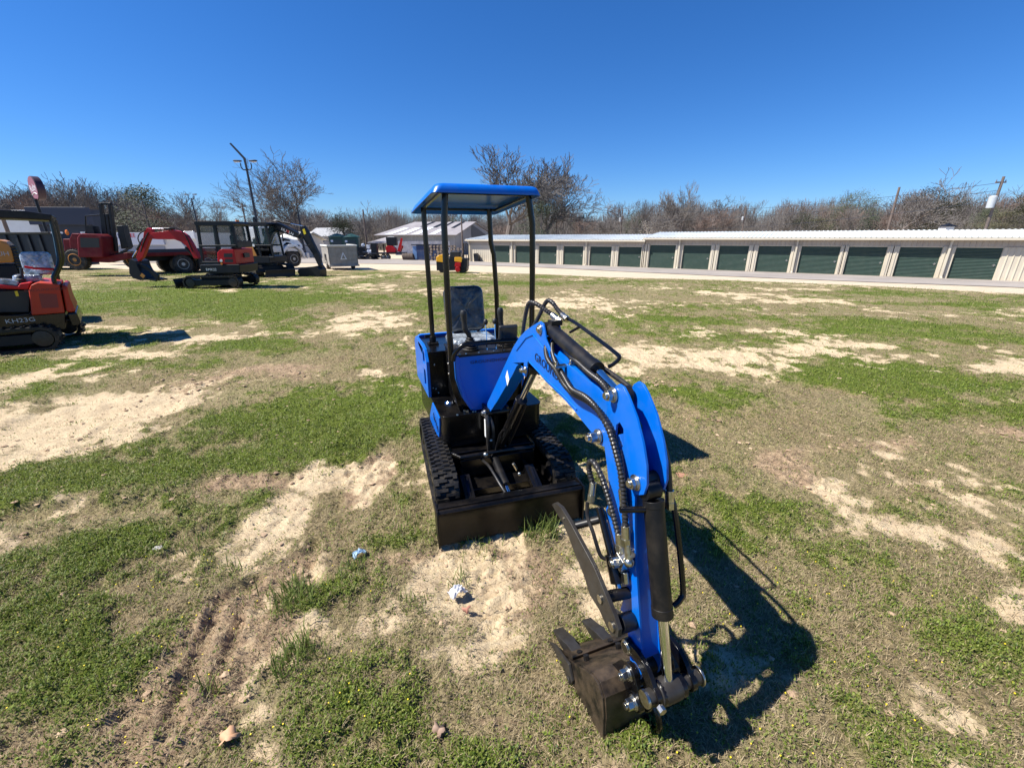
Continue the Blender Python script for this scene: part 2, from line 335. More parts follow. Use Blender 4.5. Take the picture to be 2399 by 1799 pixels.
def noise(scale, detail=6, rough=.6, vec=None):
    n = N('ShaderNodeTexNoise'); n.inputs['Scale'].default_value = scale; n.inputs['Detail'].default_value = detail; n.inputs['Roughness'].default_value = rough
    t.links.new(vec or geo.outputs['Position'], n.inputs['Vector']); return n.outputs['Fac']
def mixc(f, a, b_):
    m_ = N('ShaderNodeMix', data_type='RGBA')
    for s_, v_ in (('Factor', f), ('A', a), ('B', b_)):
        if isinstance(v_, tuple): m_.inputs[s_].default_value = (*v_, 1)
        elif isinstance(v_, (int, float)): m_.inputs[s_].default_value = v_
        else: t.links.new(v_, m_.inputs[s_])
    return m_.outputs['Result']
def rng(v_, a, b_, c=0, d=1):
    r = N('ShaderNodeMapRange'); r.inputs['From Min'].default_value = a; r.inputs['From Max'].default_value = b_; r.inputs['To Min'].default_value = c; r.inputs['To Max'].default_value = d
    t.links.new(v_, r.inputs['Value']); return r.outputs[0]
def math_(op, a, b_):
    m_ = N('ShaderNodeMath', operation=op)
    for i, v_ in enumerate((a, b_)):
        if isinstance(v_, (int, float)): m_.inputs[i].default_value = v_
        else: t.links.new(v_, m_.inputs[i])
    return m_.outputs[0]
def attr(nm):
    a = N('ShaderNodeAttribute'); a.attribute_name = nm; return a.outputs['Fac']
geo = N('ShaderNodeNewGeometry')
n_f = noise(38, 8, .75); n_m = noise(7, 6, .65); n_l = noise(1.1, 5, .6); n_ff = noise(150, 4, .7)
sand = mixc(rng(n_m, .35, .7), (.62, .50, .32), (.47, .36, .23))
sand = mixc(rng(n_f, .52, .70), sand, (.36, .25, .16))
soil = mixc(rng(n_m, .35, .65), (.26, .18, .115), (.44, .32, .205))
soil = mixc(rng(n_f, .48, .68), soil, (.10, .065, .045))
thatch = mixc(rng(n_f, .36, .64), (.33, .28, .145), (.085, .07, .032))
thatch = mixc(rng(n_l, .4, .65, 0, .6), thatch, mixc(rng(n_f, .4, .6), (.30, .22, .13), (.10, .07, .04)))
grassc = mixc(rng(n_f, .38, .62), (.135, .185, .022), (.025, .045, .006))
grassc = mixc(rng(n_l, .3, .7, 0, .5), grassc, (.13, .14, .03))
ng = math_('MULTIPLY', math_('SUBTRACT', n_f, .5), 1.5); nm2 = math_('MULTIPLY', math_('SUBTRACT', n_m, .5), 1.2)
gmask = rng(math_('ADD', attr('green'), math_('ADD', ng, nm2)), .1, .75)
bmask = rng(math_('ADD', attr('bare'), math_('ADD', ng, nm2)), .33, .55)
dmask = rng(math_('ADD', attr('dirt'), ng), .35, .7)
c = mixc(gmask, thatch, grassc)
c = mixc(dmask, c, soil)
c = mixc(bmask, c, sand)
gravel = mixc(rng(n_ff, .35, .65), (.56, .46, .33), (.42, .34, .25))
gravel = mixc(rng(n_l, .35, .7, 0, .6), gravel, (.60, .51, .38))
c = mixc(attr('off'), c, gravel)
t.links.new(c, b.inputs['Base Color'])
bp = N('ShaderNodeBump'); bp.inputs['Strength'].default_value = .8; bp.inputs['Distance'].default_value = .02
hh = math_('ADD', math_('MULTIPLY', n_f, 1.0), math_('MULTIPLY', n_ff, .45)); t.links.new(hh, bp.inputs['Height']); t.links.new(bp.outputs[0], b.inputs['Normal'])
ground = link('ground', me, gm, smooth=False); me.polygons.foreach_set('use_smooth', np.ones(nf, bool))
tag(ground, 'wide field of patchy grass, dry thatch and pale sandy soil', 'ground', kind='structure')

# -- grass, weeds and straw: one mesh of leaf-sized faces
def scatter(n, x0, x1, y0, y1, seed):
    r = np.random.RandomState(seed); return r.uniform(x0, x1, n), r.uniform(y0, y1, n), r
def gheight(x, y):
    b_, g_, d_, o_ = masks(x, y)
    return gz(x, y)+disp(x, y)*np.clip(1-(y-14)/10, 0, 1)*(1-o_), b_, g_, d_, o_
def blades(x, y, z, r, length, width, lean, name):
    """each blade: two quads bending over, 5 vertices"""
    n = len(x); az = r.uniform(0, 2*PI, n); ln = length; wd = width
    dx, dy = np.cos(az), np.sin(az); px, py = -dy, dx
    tw = r.uniform(-.6, .6, n); px, py = px*np.cos(tw), py*np.cos(tw)
    out = []
    V = np.zeros((n, 5, 3))
    hor1 = ln*.5*np.sin(lean*.55); ver1 = ln*.5*np.cos(lean*.55); hor2 = hor1+ln*.5*np.sin(lean); ver2 = ver1+ln*.5*np.cos(lean)
    for i, (h, v_, s_) in enumerate(((0, 0, -.5), (0, 0, .5), (hor1, ver1, .42), (hor1, ver1, -.42), (hor2, ver2, 0))):
        V[:, i, 0] = x+dx*h+px*wd*s_; V[:, i, 1] = y+dy*h+py*wd*s_; V[:, i, 2] = z+v_-.002
    return V
def make_blades(name, V, colr, m):
    n = len(V); me = bpy.data.meshes.new(name); me.vertices.add(n*5); me.vertices.foreach_set('co', V.astype(np.float32).ravel())
    base = np.arange(n)*5
    lp = np.stack([base, base+1, base+2, base+3, base+3, base+2, base+4], -1).astype(np.int32)
    me.loops.add(n*7); me.polygons.add(n*2); me.loops.foreach_set('vertex_index', lp.ravel())
    st = np.stack([np.arange(n)*7, np.arange(n)*7+4], -1).astype(np.int32).ravel(); me.polygons.foreach_set('loop_start', st)
    me.polygons.foreach_set('loop_total', np.tile(np.array([4, 3], np.int32), n)); me.update()
    a = me.attributes.new('leafcol', 'FLOAT_COLOR', 'POINT'); cc = np.ones((n, 5, 4)); cc[:, :, :3] = colr[:, None, :]
    a.data.foreach_set('color', cc.astype(np.float32).ravel())
    return link(name, me, m, smooth=False)
lm = bpy.data.materials.new('grass_blades'); lm.use_nodes = True; t = lm.node_tree; b = t.nodes['Principled BSDF']; b.inputs['Roughness'].default_value = .55; b.inputs['Specular IOR Level'].default_value = .3
a = t.nodes.new('ShaderNodeAttribute'); a.attribute_name = 'leafcol'; t.links.new(a.outputs['Color'], b.inputs['Base Color'])
tr = t.nodes.new('ShaderNodeBsdfTranslucent'); t.links.new(a.outputs['Color'], tr.inputs['Color']); ms = t.nodes.new('ShaderNodeMixShader'); ms.inputs[0].default_value = .3
t.links.new(b.outputs[0], ms.inputs[1]); t.links.new(tr.outputs[0], ms.inputs[2]); t.links.new(ms.outputs[0], t.nodes['Material Output'].inputs[0])
Vg = []; Cg = []; Vs = []; Cs = []
UND = (lambda x, y: ((np.abs((x-.04)*.958+(y-2.39)*.286) < .55) & (((x-.04)*-.286+(y-2.39)*.958) > .02) & (((x-.04)*-.286+(y-2.39)*.958) < 1.5)))
for (n, x0, x1, y0, y1, sz) in ((330000, -3.4, 3.4, .85, 2.2, 1.0), (270000, -5.9, 5.9, 2.2, 4.2, 1.15), (170000, -10.6, 10.6, 4.2, 8, 1.6), (110000, -18, 18, 8, 14, 2.4), (80000, -33, 33, 14, 26, 3.6)):
    x, y, r = scatter(int(n*1.25), x0*1.1, x1*1.1, y0*.86, y1*1.14, int(n+y0*10)); _w = np.clip((y-y0*.86)/(y0*.28), 0, 1)*np.clip((y1*1.14-y)/(y1*.28), 0, 1) if y0 > 1 else np.clip((y1*1.14-y)/(y1*.28), 0, 1)
    _k = r.rand(len(x)) < _w; x, y = x[_k], y[_k]
    z, b_, g_, d_, o_ = gheight(x, y)
    dens = np.clip((g_-.08)*1.6+.36+.8*(fbm(x, y, .07, 7, 2)-.5), .03, 1)*(1-.9*np.clip(b_*1.3, 0, 1))*(1-.75*d_)*(1-o_)
    keep = (r.rand(len(x)) < dens) & ~UND(x, y); x, y, z, g2 = x[keep], y[keep], z[keep], g_[keep]; k = len(x)
    ln = (.012+.02*r.rand(k)**1.5+.030*(r.rand(k) < .08))*sz**.75*(0.7+.5*g2); wd = (.0035+.0035*r.rand(k))*sz
    wl_ = r.rand(k) < .6; ln = np.where(wl_, (.008+.008*r.rand(k))*sz, ln); wd = np.where(wl_, (.005+.004*r.rand(k))*sz, wd*.8)
    z = z+np.where(wl_, r.rand(k)**1.5*.022*sz**.7, 0)
    V = blades(x, y, z, r, ln, wd, np.where(wl_, r.uniform(1.0, 1.7, k), r.uniform(.3, 1.4, k)), 'g')
    t1 = r.rand(k)[:, None]; t2 = (r.rand(k)[:, None])**2
    colr = np.array((.035, .075, .008))*(1-t1)+np.array((.21, .28, .035))*t1
    colr = colr*(1-t2*.55)+np.array((.26, .23, .07))*t2*.55
    Vg.append(V); Cg.append(colr)
    # straw thatch
    x, y, r = scatter(int(n*1.25), x0*1.1, x1*1.1, y0*.86, y1*1.14, int(n+y0*10+5)); _w = np.clip((y-y0*.86)/(y0*.28), 0, 1)*np.clip((y1*1.14-y)/(y1*.28), 0, 1) if y0 > 1 else np.clip((y1*1.14-y)/(y1*.28), 0, 1)
    _k = r.rand(len(x)) < _w; x, y = x[_k], y[_k]; z, b_, g_, d_, o_ = gheight(x, y)
    dens = np.clip(.50-.42*g_, .04, 1)*(1-.8*np.clip(b_*1.3, 0, 1))*(1-.2*d_)*(1-o_)
    keep = (r.rand(len(x)) < dens) & ~UND(x, y); x, y, z = x[keep], y[keep], z[keep]; k = len(x)
    V = blades(x, y, z+.003, r, (.014+.03*r.rand(k))*sz**.8, (.0013+.0016*r.rand(k))*sz, r.uniform(1.15, 1.62, k), 's')
    t1 = r.rand(k)[:, None]; colr = np.array((.12, .09, .05))*(1-t1)+np.array((.58, .46, .27))*t1
    Vs.append(V); Cs.append(colr)
# tall tufts
TUF = [(-1.218, 1.80, .13, 240, .15), (-1.035, 1.46, .11, 220, .13), (.17, 2.33, .10, 90, .16), (.25, 2.36, .07, 60, .2), (-.97, 2.06, .1, 80, .1), (-1.33, 1.33, .05, 20, .14), (-.7, 2.5, .12, 60, .08), (-2.1, 2.25, .12, 60, .1), (-1.7, 2.0, .1, 50, .1), (-.2, 2.2, .12, 60, .09), (-.55, 1.75, .1, 50, .08), (-2.6, 2.9, .2, 80, .09), (-.3, 1.95, .08, 50, .09), (.84, 1.37, .12, 60, .05), (1.2, 2.1, .1, 30, .07), (-1.5, 3.6, .2, 90, .08), (-.85, 2.7, .15, 70, .07), (2.3, 1.2, .15, 50, .06)]
rs = np.random.RandomState(5)
for i in range(90): TUF.append((rs.uniform(-6, 6), rs.uniform(1.2, 9), .08, 26, .06))
for (x_, y_, rad, n, h) in TUF:
    r = rs; x = x_+r.normal(0, rad*.5, n); y = y_+r.normal(0, rad*.5, n); z = gheight(x, y)[0]
    kk = ~UND(x, y); x, y, z = x[kk], y[kk], z[kk]; n = len(x)
    Vg.append(blades(x, y, z, r, h*r.uniform(.4, 1.1, n), .0035+.003*r.rand(n), r.uniform(.1, 1.3, n), 'g')); t1 = r.rand(n)[:, None]
    Cg.append(np.array((.07, .11, .02))*(1-t1)+np.array((.24, .29, .07))*t1)
tag(make_blades('grass', np.concatenate(Vg), np.concatenate(Cg), lm), 'short green grass and weeds growing over the field', 'grass', kind='stuff')
tag(make_blades('dry_straw', np.concatenate(Vs), np.concatenate(Cs), lm), 'tan dry grass thatch lying between the green patches', 'dry grass', kind='stuff')
# clods and pebbles
cb = MB(); rs = np.random.RandomState(9)
cx = rs.uniform(-5, 5, 9000); cy = rs.uniform(.9, 6, 9000); cz, b_, g_, d_, o_ = gheight(cx, cy)
pr = np.clip(b_*.35+d_*1.3+.05, 0, 1)
ICO = [(0, 0, 1), (.89, 0, .45), (.28, .85, .45), (-.72, .53, .45), (-.72, -.53, .45), (.28, -.85, .45), (.3, .2, -.6), (-.4, .1, -.6), (.1, -.4, -.6)]
ICF = [(0, 1, 2), (0, 2, 3), (0, 3, 4), (0, 4, 5), (0, 5, 1), (1, 6, 2), (2, 6, 7), (2, 7, 3), (3, 7, 4), (4, 7, 8), (4, 8, 5), (5, 8, 6), (5, 6, 1)]
for i in range(9000):
    if rs.rand() < pr[i] and not UND(cx[i], cy[i]):
        s_ = (.004+.016*rs.rand()**4)*(1+.15*cy[i]); cb.add([(cx[i]+p[0]*s_*rs.uniform(.6, 1.4), cy[i]+p[1]*s_*rs.uniform(.6, 1.4), cz[i]+p[2]*s_*.6*rs.uniform(.6, 1.3)) for p in ICO], ICF)
M['clod'] = mat('dry_soil_clods', (.50, .36, .23), .95, var=((.28, .19, .12), 3, .15))
tag(cb.build('soil_clods', 'clod', smooth=False), 'small dry clods and pebbles on the bare soil', 'soil clods', kind='stuff')
# yellow weed flowers
fb = MB()
for i in range(260):
    x_ = rs.choice([rs.uniform(-2.5, -.4), rs.uniform(.2, 2.6)]); y_ = rs.uniform(.95, 2.2); z_, b1, g1, d1, o1 = gheight(np.array([x_]), np.array([y_]))
    if b1[0] < .3: fb.cyl((x_, y_, z_[0]+.012), (x_, y_, z_[0]+.016), .0035, 5)
M['flower'] = mat('yellow_flower', (.75, .6, .03), .6)
tag(fb.build('yellow_flowers', 'flower', smooth=False), 'tiny yellow weed flowers scattered in the near grass', 'flowers', kind='stuff')
# ---------------------------------------------------------------- asphalt lane and lots
def strip(name, pts_near, pts_far, dz, m, label):
    v = []; f = []; K = 90
    for i in range(K+1):
        t_ = i/K
        def ip(P):
            L = [0]
            for a, b in zip(P[:-1], P[1:]): L.append(L[-1]+math.dist(a, b))
            s_ = t_*L[-1]; return (np.interp(s_, L, [p[0] for p in P]), np.interp(s_, L, [p[1] for p in P]))
        a, b = ip(pts_near), ip(pts_far)
        for k in range(13):
            x = a[0]+(b[0]-a[0])*k/12; y = a[1]+(b[1]-a[1])*k/12
            e = .35*(noise2(np.array([x]), np.array([y]), 1.3, 3)[0]-.5) if k == 0 else 0
            v.append((x, y+e, float(gz(x, y))+dz))
    for i in range(K):
        for k in range(12): o = i*13+k; f.append((o, o+13, o+14, o+1))
    mb = MB(); mb.add(v, f); return tag(mb.build(name, m), label, 'road', kind='structure')
M['asphalt'] = mat('weathered_grey_asphalt', (.24, .212, .19), .9, var=((.33, .295, .26), .35, .18), dust=((.45, .38, .29), 1.2, .45), bump=(60, .4, .01))
strip('road', [(-150, 45), (-60, 40), (-31, 37), (-15, 42), (-4, 42), (1.6, 40), (7, 35.4), (14.5, 29.6), (20.4, 26), (27.7, 22.6), (46, 8), (90, -30)], [(-150, 74), (-60, 70), (-30, 66), (-2, 53.5), (17, 41.2), (36, 28.6), (54, 17), (98, -12)], .03, 'asphalt', 'weathered grey asphalt lane in front of the storage units')

# ---------------------------------------------------------------- storage buildings
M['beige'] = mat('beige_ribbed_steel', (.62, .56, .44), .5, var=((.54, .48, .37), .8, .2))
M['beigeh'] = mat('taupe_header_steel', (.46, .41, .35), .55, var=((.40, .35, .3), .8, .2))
M['roofw'] = mat('white_ribbed_roof', (.78, .80, .78), .45, var=((.62, .66, .64), .5, .2), dust=((.4, .4, .36), 2, .3))
M['green'] = mat('dark_green_door_steel', (.06, .10, .082), .4, dust=((.3, .3, .27), 3, .12))
M['dark'] = mat('dark_opening', (.012, .012, .012), .8)
SD = Vector((.8355, -.5495, 0)); SN = Vector((.5495, .8355, 0))  # along, into the building
SA = math.atan2(SD.y, SD.x)
def ribbed(mb, x0, x1, z0, z1, y, pitch=.3, d=.035, rib=.07):
    """vertical ribbed sheet facing -y between x0 and x1"""
    x = x0; prof = [(x0, y)]
    while x+pitch < x1:
        prof += [(x+pitch-rib, y), (x+pitch-rib*.75, y-d), (x+pitch-rib*.25, y-d), (x+pitch, y)]; x += pitch
    prof.append((x1, y)); n = len(prof)
    mb.add([(p[0], p[1], z0) for p in prof]+[(p[0], p[1], z1) for p in prof], [(i, i+1, n+i+1, n+i) for i in range(n-1)])
def storage(name, label, s0, s1, doors, zdoor, zeave, depth, zridge, spouts, wallside, handle_side=1):
    p = Vector((-2.85, 54.47, 0))+SD*s0
    root = empty(name, (p.x, p.y, -1.17), SA, label, 'storage building', 'rows of beige storage units')
    L = s1-s0; zd = zdoor+1.17; ze = zeave+1.17; zr = zridge+1.17
    wl = MB(); hd = MB()
    edges = [0]+[e-s0 for d in doors for e in d]+[L]
    for i in range(0, len(edges), 2):
        a, b = edges[i], edges[i+1]
        if b-a < 1.2:   # pier between two doors: two folded pilasters
            mid = (a+b)/2
            for (q0, q1) in ((a, mid-.03), (mid+.03, b)):
                wl.b2((q0, -.10, 0), (q1, .0, zd+.02)); wl.b2(((q0+q1)/2-.03, -.135, .05), ((q0+q1)/2+.03, -.102, zd-.02))
        else: ribbed(wl, a, b, 0, zd, -.05, .31, .04, .09); wl.b2((a, -.046, 0), (b, .1, zd))
    wl.b2((0, .12, 0), (.1, depth, ze-.02)); wl.b2((L-.1, .12, 0), (L, depth, ze-.02)); wl.b2((.1, depth-.1, 0), (L-.1, depth, ze-.02))
    ribm = MB()
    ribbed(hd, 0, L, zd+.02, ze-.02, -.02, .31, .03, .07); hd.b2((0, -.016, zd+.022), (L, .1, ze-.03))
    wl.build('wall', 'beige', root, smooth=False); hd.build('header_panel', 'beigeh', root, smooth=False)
    rf = MB(); th = .06; y0 = -.45; K = int(L/.32)
    # roof sheet with standing ribs
    prof = []
    for i in range(K+1):
        x = -.15+(L+.3)*i/K; prof += [(x-.05, 0), (x-.025, .05), (x+.025, .05), (x+.05, 0)]
    n = len(prof); mid = depth/2; v = []
    for (yy, zz) in ((y0, ze-.01), (mid, zr), (depth+.4, ze-.01)):
        v += [(p_[0], yy, zz+p_[1]+.03) for p_ in prof]
    rf.add(v, [(i, i+1, n+i+1, n+i) for i in range(n-1)]+[(n+i, n+i+1, 2*n+i+1, 2*n+i) for i in range(n-1)])
    rf.prism([(y0, ze-.05), (mid, zr-.04), (depth+.4, ze-.05), (depth+.4, ze), (mid, zr+.015), (y0, ze)], -.15, L+.15, 'x')
    o = rf.v; k = 6*2; rf.v = rf.v[:-k]+[(a, -b_, c_) for a, b_, c_ in rf.v[-k:]]
    rf.build('roof', 'roofw', root, smooth=False)
    g_ = MB(); g_.b2((-.15, y0-.13, ze-.16), (L+.15, y0-.005, ze+.0)); g_.b2((-.1, y0+.0, ze-.1), (L+.1, -.06, ze-.065)); g_.build('gutter', 'beige', root, bevel=.01)
    for i, (a, b) in enumerate(doors):
        a -= s0; b -= s0; dm = MB(); H = zd-.02; nz = 22; prof = []
        for j in range(nz):
            z = .02+H*j/nz; q = H/nz; prof += [(z, .085), (z+q*.5, .03), (z+q*.7, .03), (z+q, .085)]
        v = [(a+.03, p_[1], p_[0]) for p_ in prof]+[(b-.03, p_[1], p_[0]) for p_ in prof]; n = len(prof)
        dm.add(v, [(j, j+1, n+j+1, n+j) for j in range(n-1)])
        d_ = dm.build('roll_up_door', 'green', root, smooth=False)
        fr = MB(); fr.b2((a, -.0, 0), (a+.035, .12, zd)); fr.b2((b-.035, -.0, 0), (b, .12, zd)); fr.b2((a+.035, .02, zd-.05), (b-.035, .12, zd+.018)); fr.build('door_frame', 'beige', d_)
        hm = MB(); hm.b2((b-.3, .015, .98), (b-.12, .044, 1.04)); hm.b2((b-.24, .0, .92), (b-.19, .02, 1.1)); hm.build('latch', 'zinc', d_)
    for s_ in spouts:
        dm = MB(); x = s_-s0; dm.b2((x-.06, -.30, .12), (x+.06, -.20, ze-.25)); dm.box((x, -.4, ze-.17), (.12, .34, .1), Matrix.Rotation(-.35, 3, 'X')); dm.box((x, -.37, .08), (.12, .25, .09), Matrix.Rotation(.35, 3, 'X'))
        dm.build('downspout', 'beige', root, bevel=.008)
    return root
dB = [(.84, 3.2), (3.98, 6.3), (7.16, 9.5), (10.3, 12.7), (13.45, 15.87), (16.6, 19.0)]
dA = [(19.75, 22.25), (22.92, 25.38), (26.03, 28.46), (29.15, 31.63), (32.27, 34.95), (35.42, 37.82), (38.5, 40.9), (41.55, 43.96)]
storage('storage_building', 'lower beige storage building with six green roll-up doors, left of the pair', -3.1, 19.25, dB, .84, 1.46, 9, 1.95, [3.6, 13.1, -2.9], -1)
storage('storage_building', 'taller white-roofed beige storage building with eight green roll-up doors at the right', 19.32, 60, dA, 1.04, 1.66, 11, 2.18, [22.6, 31.95, 41.2], 1)
# small things against the storage building
p = Vector((-2.85, 54.47, 0))+SD*(-1.1)-SN*.5
sr = MB(); sr.prism([(0, 0), (-.55, 0), (-.62, 1.0), (-.3, 1.05), (0, .75)], -.35, .35, 'x')
ch = sr.build('feed_chute', 'charc', None, bevel=.02); ch.location = (p.x, p.y, -1.17); ch.rotation_euler = (0, 0, SA+PI/2+.3); tag(ch, 'dark slanted metal box leaning on the left end of the storage building', 'metal box')
# small white vent turret seen over the roof
D = 46; vx = at(2199, D); zb2, zt2 = zat(549, D), zat(535, D); vb = MB(); vb.b2((-.42, -.4, -1.5), (.42, .4, zt2-zb2)); v_ = vb.build('vent_turret', 'wpaint', None)
v2 = MB(); h2 = zt2-zb2; v2.add([(-.55, -.5, h2), (.75, -.5, h2), (.75, .5, h2), (-.55, .5, h2), (.1, 0, h2+.35)], [(0, 1, 4), (1, 2, 4), (2, 3, 4), (3, 0, 4), (3, 2, 1, 0)]); v2.build('vent_cap', 'charc', v_, smooth=False)
v_.location = (vx, D, zb2); tag(v_, 'small white vent turret with dark cap behind the taller storage roof', 'roof vent')

# ---------------------------------------------------------------- grey barn
M['barn'] = mat('bluish_grey_corrugated_tin', (.30, .33, .38), .55, var=((.22, .24, .28), .6, .2))
M['barnw'] = mat('pale_weathered_tin', (.62, .66, .74), .5, var=((.40, .43, .52), 1.4, .2))
M['barnroof'] = mat('greyed_tin_roof', (.33, .31, .31), .6, var=((.25, .23, .24), .8, .2))
M['tin'] = mat('bright_tin_sheet', (.75, .78, .82), .4)
D = 76; xl, xc, xr_ = at(927, D), at(1068, D), at(1150, D+7)
B = empty('grey_barn', (xc, D, -1.17), 0, 'bluish grey tin barn with a streaky patched roof behind the blue bin', 'barn')
W_ = xc-xl; ze = zat(548, D)+1.17; zr = zat(522, D+6)+1.17; gx = xr_-xc; gy = 11
wl = MB(); ribbed(wl, -W_, 0, zat(564, D)+1.17, ze, 0, .5, .06, .16)
v = [(0, 0, 0), (gx, gy, 0), (gx, gy, ze), (gx/2, gy/2, zr), (0, 0, ze)]; wl.add(v, [(0, 1, 2, 3, 4)]); wl.add([(-W_, .01, 0), (-W_+gx, gy, 0), (-W_+gx, gy, ze), (-W_+gx/2, gy/2, zr), (-W_, .01, ze)], [(0, 1, 2, 3, 4)])
wl.add([(-W_+gx, gy, 0), (gx, gy, 0), (gx, gy, ze), (-W_+gx, gy, ze)], [(0, 1, 2, 3)])
wl.build('wall', 'barn', B, smooth=False)
wf = MB(); ribbed(wf, -W_, -.9, 0, zat(564, D)+1.16, -.05, .35, .06, .12); wf.build('pale_front_wall', 'barnw', B, smooth=False)
wg = MB(); wg.b2((-.9, -.03, 0), (-.01, .0, zat(564, D)+1.16)); wg.build('corner_panel', 'barn', B)
rf = MB(); ov = 1.0
n_ = Vector((-gx, -gy, 0))*.06
rf.add([(-W_-3.2, -.9, ze-.25), (.4, -.9, ze-.25), (gx/2+.4, gy/2, zr+.06), (-W_+gx/2-.3, gy/2, zr+.06), (gx+.6, gy+.8, ze-.2), (-W_+gx-.6, gy+.8, ze-.2)], [(0, 1, 2, 3), (3, 2, 4, 5)])
r_ = rf.build('roof', 'barnroof', B, smooth=False); so_ = r_.modifiers.new('thick', 'SOLIDIFY'); so_.thickness = .12; so_.offset = 1
for u0, u1, t0, t1, mm in ((.12, .2, .02, .5, 'tin'), (.28, .37, .02, .5, 'tin'), (.44, .53, .02, .55, 'tin'), (.66, .73, .02, .4, 'tin'), (.3, .35, .6, .98, 'charc'), (.5, .56, .55, .98, 'charc'), (.78, .83, .5, .98, 'charc'), (.62, .66, .6, .98, 'charc')):
    P00, P10, P11, P01 = [Vector(q) for q in rf.v[:4]]
    def bl(u, t_): return (P00*(1-u)+P10*u)*(1-t_)+(P01*(1-u)+P11*u)*t_+Vector((0, -.05, .16))
    pm = MB(); pm.add([bl(u0, t0), bl(u1, t0), bl(u1, t1), bl(u0, t1)], [(0, 1, 2, 3)]); pm.build('roof_sheet', mm, B, smooth=False)
lo = MB(); lo.add([(.0, -.02, 0), (.0, -.02, 1), (.0, 0, 1)], [(0, 1, 2)])
dd = MB(); P0_ = Vector((gx*.42, gy*.42, 0)); d_ = Vector((gx, gy, 0)).normalized(); o_ = Vector((gy, -gx, 0)).normalized()*.06
zz0 = ze*.72; dd.add([P0_+o_+Vector((0, 0, zz0)), P0_+d_*5+o_+Vector((0, 0, zz0)), P0_+d_*5+o_+Vector((0, 0, ze*.98)), P0_+o_+Vector((0, 0, zr*.96))], [(0, 1, 2, 3)]); dd.build('gable_panel', mat('dark_gable_tin', (.09, .105, .125), .6), B, smooth=False)

# small carport beside the barn
D = 85; xa, xb = at(870, D), at(915, D)
Cp = empty('carport', (xa, D, -1.17), 0, 'low open carport with a grey pitched roof left of the barn', 'carport')
zt = zat(568, D)+1.17; z2 = zat(560, D)+1.17; L = xb-xa+1.5
m_ = MB(); m_.add([(-.6, -1, zt), (L, -1, zt), (L, 4, z2+.5), (2.4, 4, z2+.5)], [(0, 1, 2, 3)]); r_ = m_.build('roof', 'barnroof', Cp, smooth=False); r_.modifiers.new('t', 'SOLIDIFY').thickness = .2
m_ = MB(); [m_.b2((x-.1, -.6, 0), (x+.1, -.4, zt-.02)) for x in (.3, L*.5, L-.3)]; m_.build('post', 'blackm', Cp)
m_ = MB(); m_.b2((1.5, 5, 0), (L, 5.2, zt-.3)); m_.build('back_wall', mat('pale_yellow_siding', (.50, .52, .33), .7), Cp)

# houses far behind the lot
def house(u0, u1, D, vt, vr, wallm, roofm, label, wins=()):
    xa, xb = at(u0, D), at(u1, D); zg = -1.17; zt = zat(vt, D)-zg; zr = zat(vr, D+4)-zg; L = xb-xa
    h = empty('house', (xa, D, zg), 0, label, 'house')
    m_ = MB(); m_.b2((0, 0, 0), (L, 8, zt)); m_.add([(0, 0, zt), (0, 8, zt), (0, 4, zr)], [(0, 1, 2)]); m_.add([(L, 0, zt), (L, 8, zt), (L, 4, zr)], [(0, 1, 2)]); m_.build('wall', wallm, h, smooth=False)
    m_ = MB(); m_.add([(-.4, -.6, zt-.15), (L+.4, -.6, zt-.15), (L+.4, 4, zr+.1), (-.4, 4, zr+.1), (L+.4, 8.6, zt-.15), (-.4, 8.6, zt-.15)], [(0, 1, 2, 3), (3, 2, 4, 5)]); r_ = m_.build('roof', roofm, h, smooth=False); q = r_.modifiers.new('t', 'SOLIDIFY'); q.thickness = .15; q.offset = 1
    for a, b, z0, z1 in wins:
        f_ = MB(); f_.b2((a*L, -.08, z0), (b*L, -.01, z1)); w_ = f_.build('window', 'wpaint', h); g2 = MB(); g2.b2((a*L+.1, -.1, z0+.1), (b*L-.1, -.085, z1-.1)); g2.build('pane', 'dglass', w_)
    return h
M['hgrey'] = mat('grey_house_siding', (.30, .32, .36), .6); M['shing'] = mat('pale_shingles', (.42, .42, .42), .8, var=((.25, .26, .27), 3, .2)); M['cream'] = mat('cream_wall', (.74, .72, .66), .6)
house(730, 800, 75, 552, 536, 'hgrey', 'shing', 'grey house with pale shingle roof behind the black excavator arm', [(.3, .45, 1, 2.1)])
house(655, 705, 62, 560, 546, 'cream', 'cream', 'white low building directly behind the white truck cab', [(.2, .4, 1.2, 2)])
# ---------------------------------------------------------------- blue mini excavator
M['dirtyb'] = mat('dusty_black_blade_paint', (.0025, .0025, .003), .32, spec=.3, dust=((.2, .15, .1), 5, .10), bump=(40, .08, .003))
HR = empty('mini_excavator', (-.116, 3.04, 0), R_(20.2), 'bright blue mini excavator with a black-posted canopy, its bucket down in the near grass', 'excavator')
def hb(mb, name, m, parent=HR, bevel=.003, **k): return mb.build(name, m, parent, bevel, **k)
X3 = lambda x, s, z: (x, -s, z)
UR = Matrix.Translation((0, .38, 0)) @ Matrix.Rotation(R_(-3.5), 4, 'Z') @ Matrix.Translation((-.0, -.38, 0))
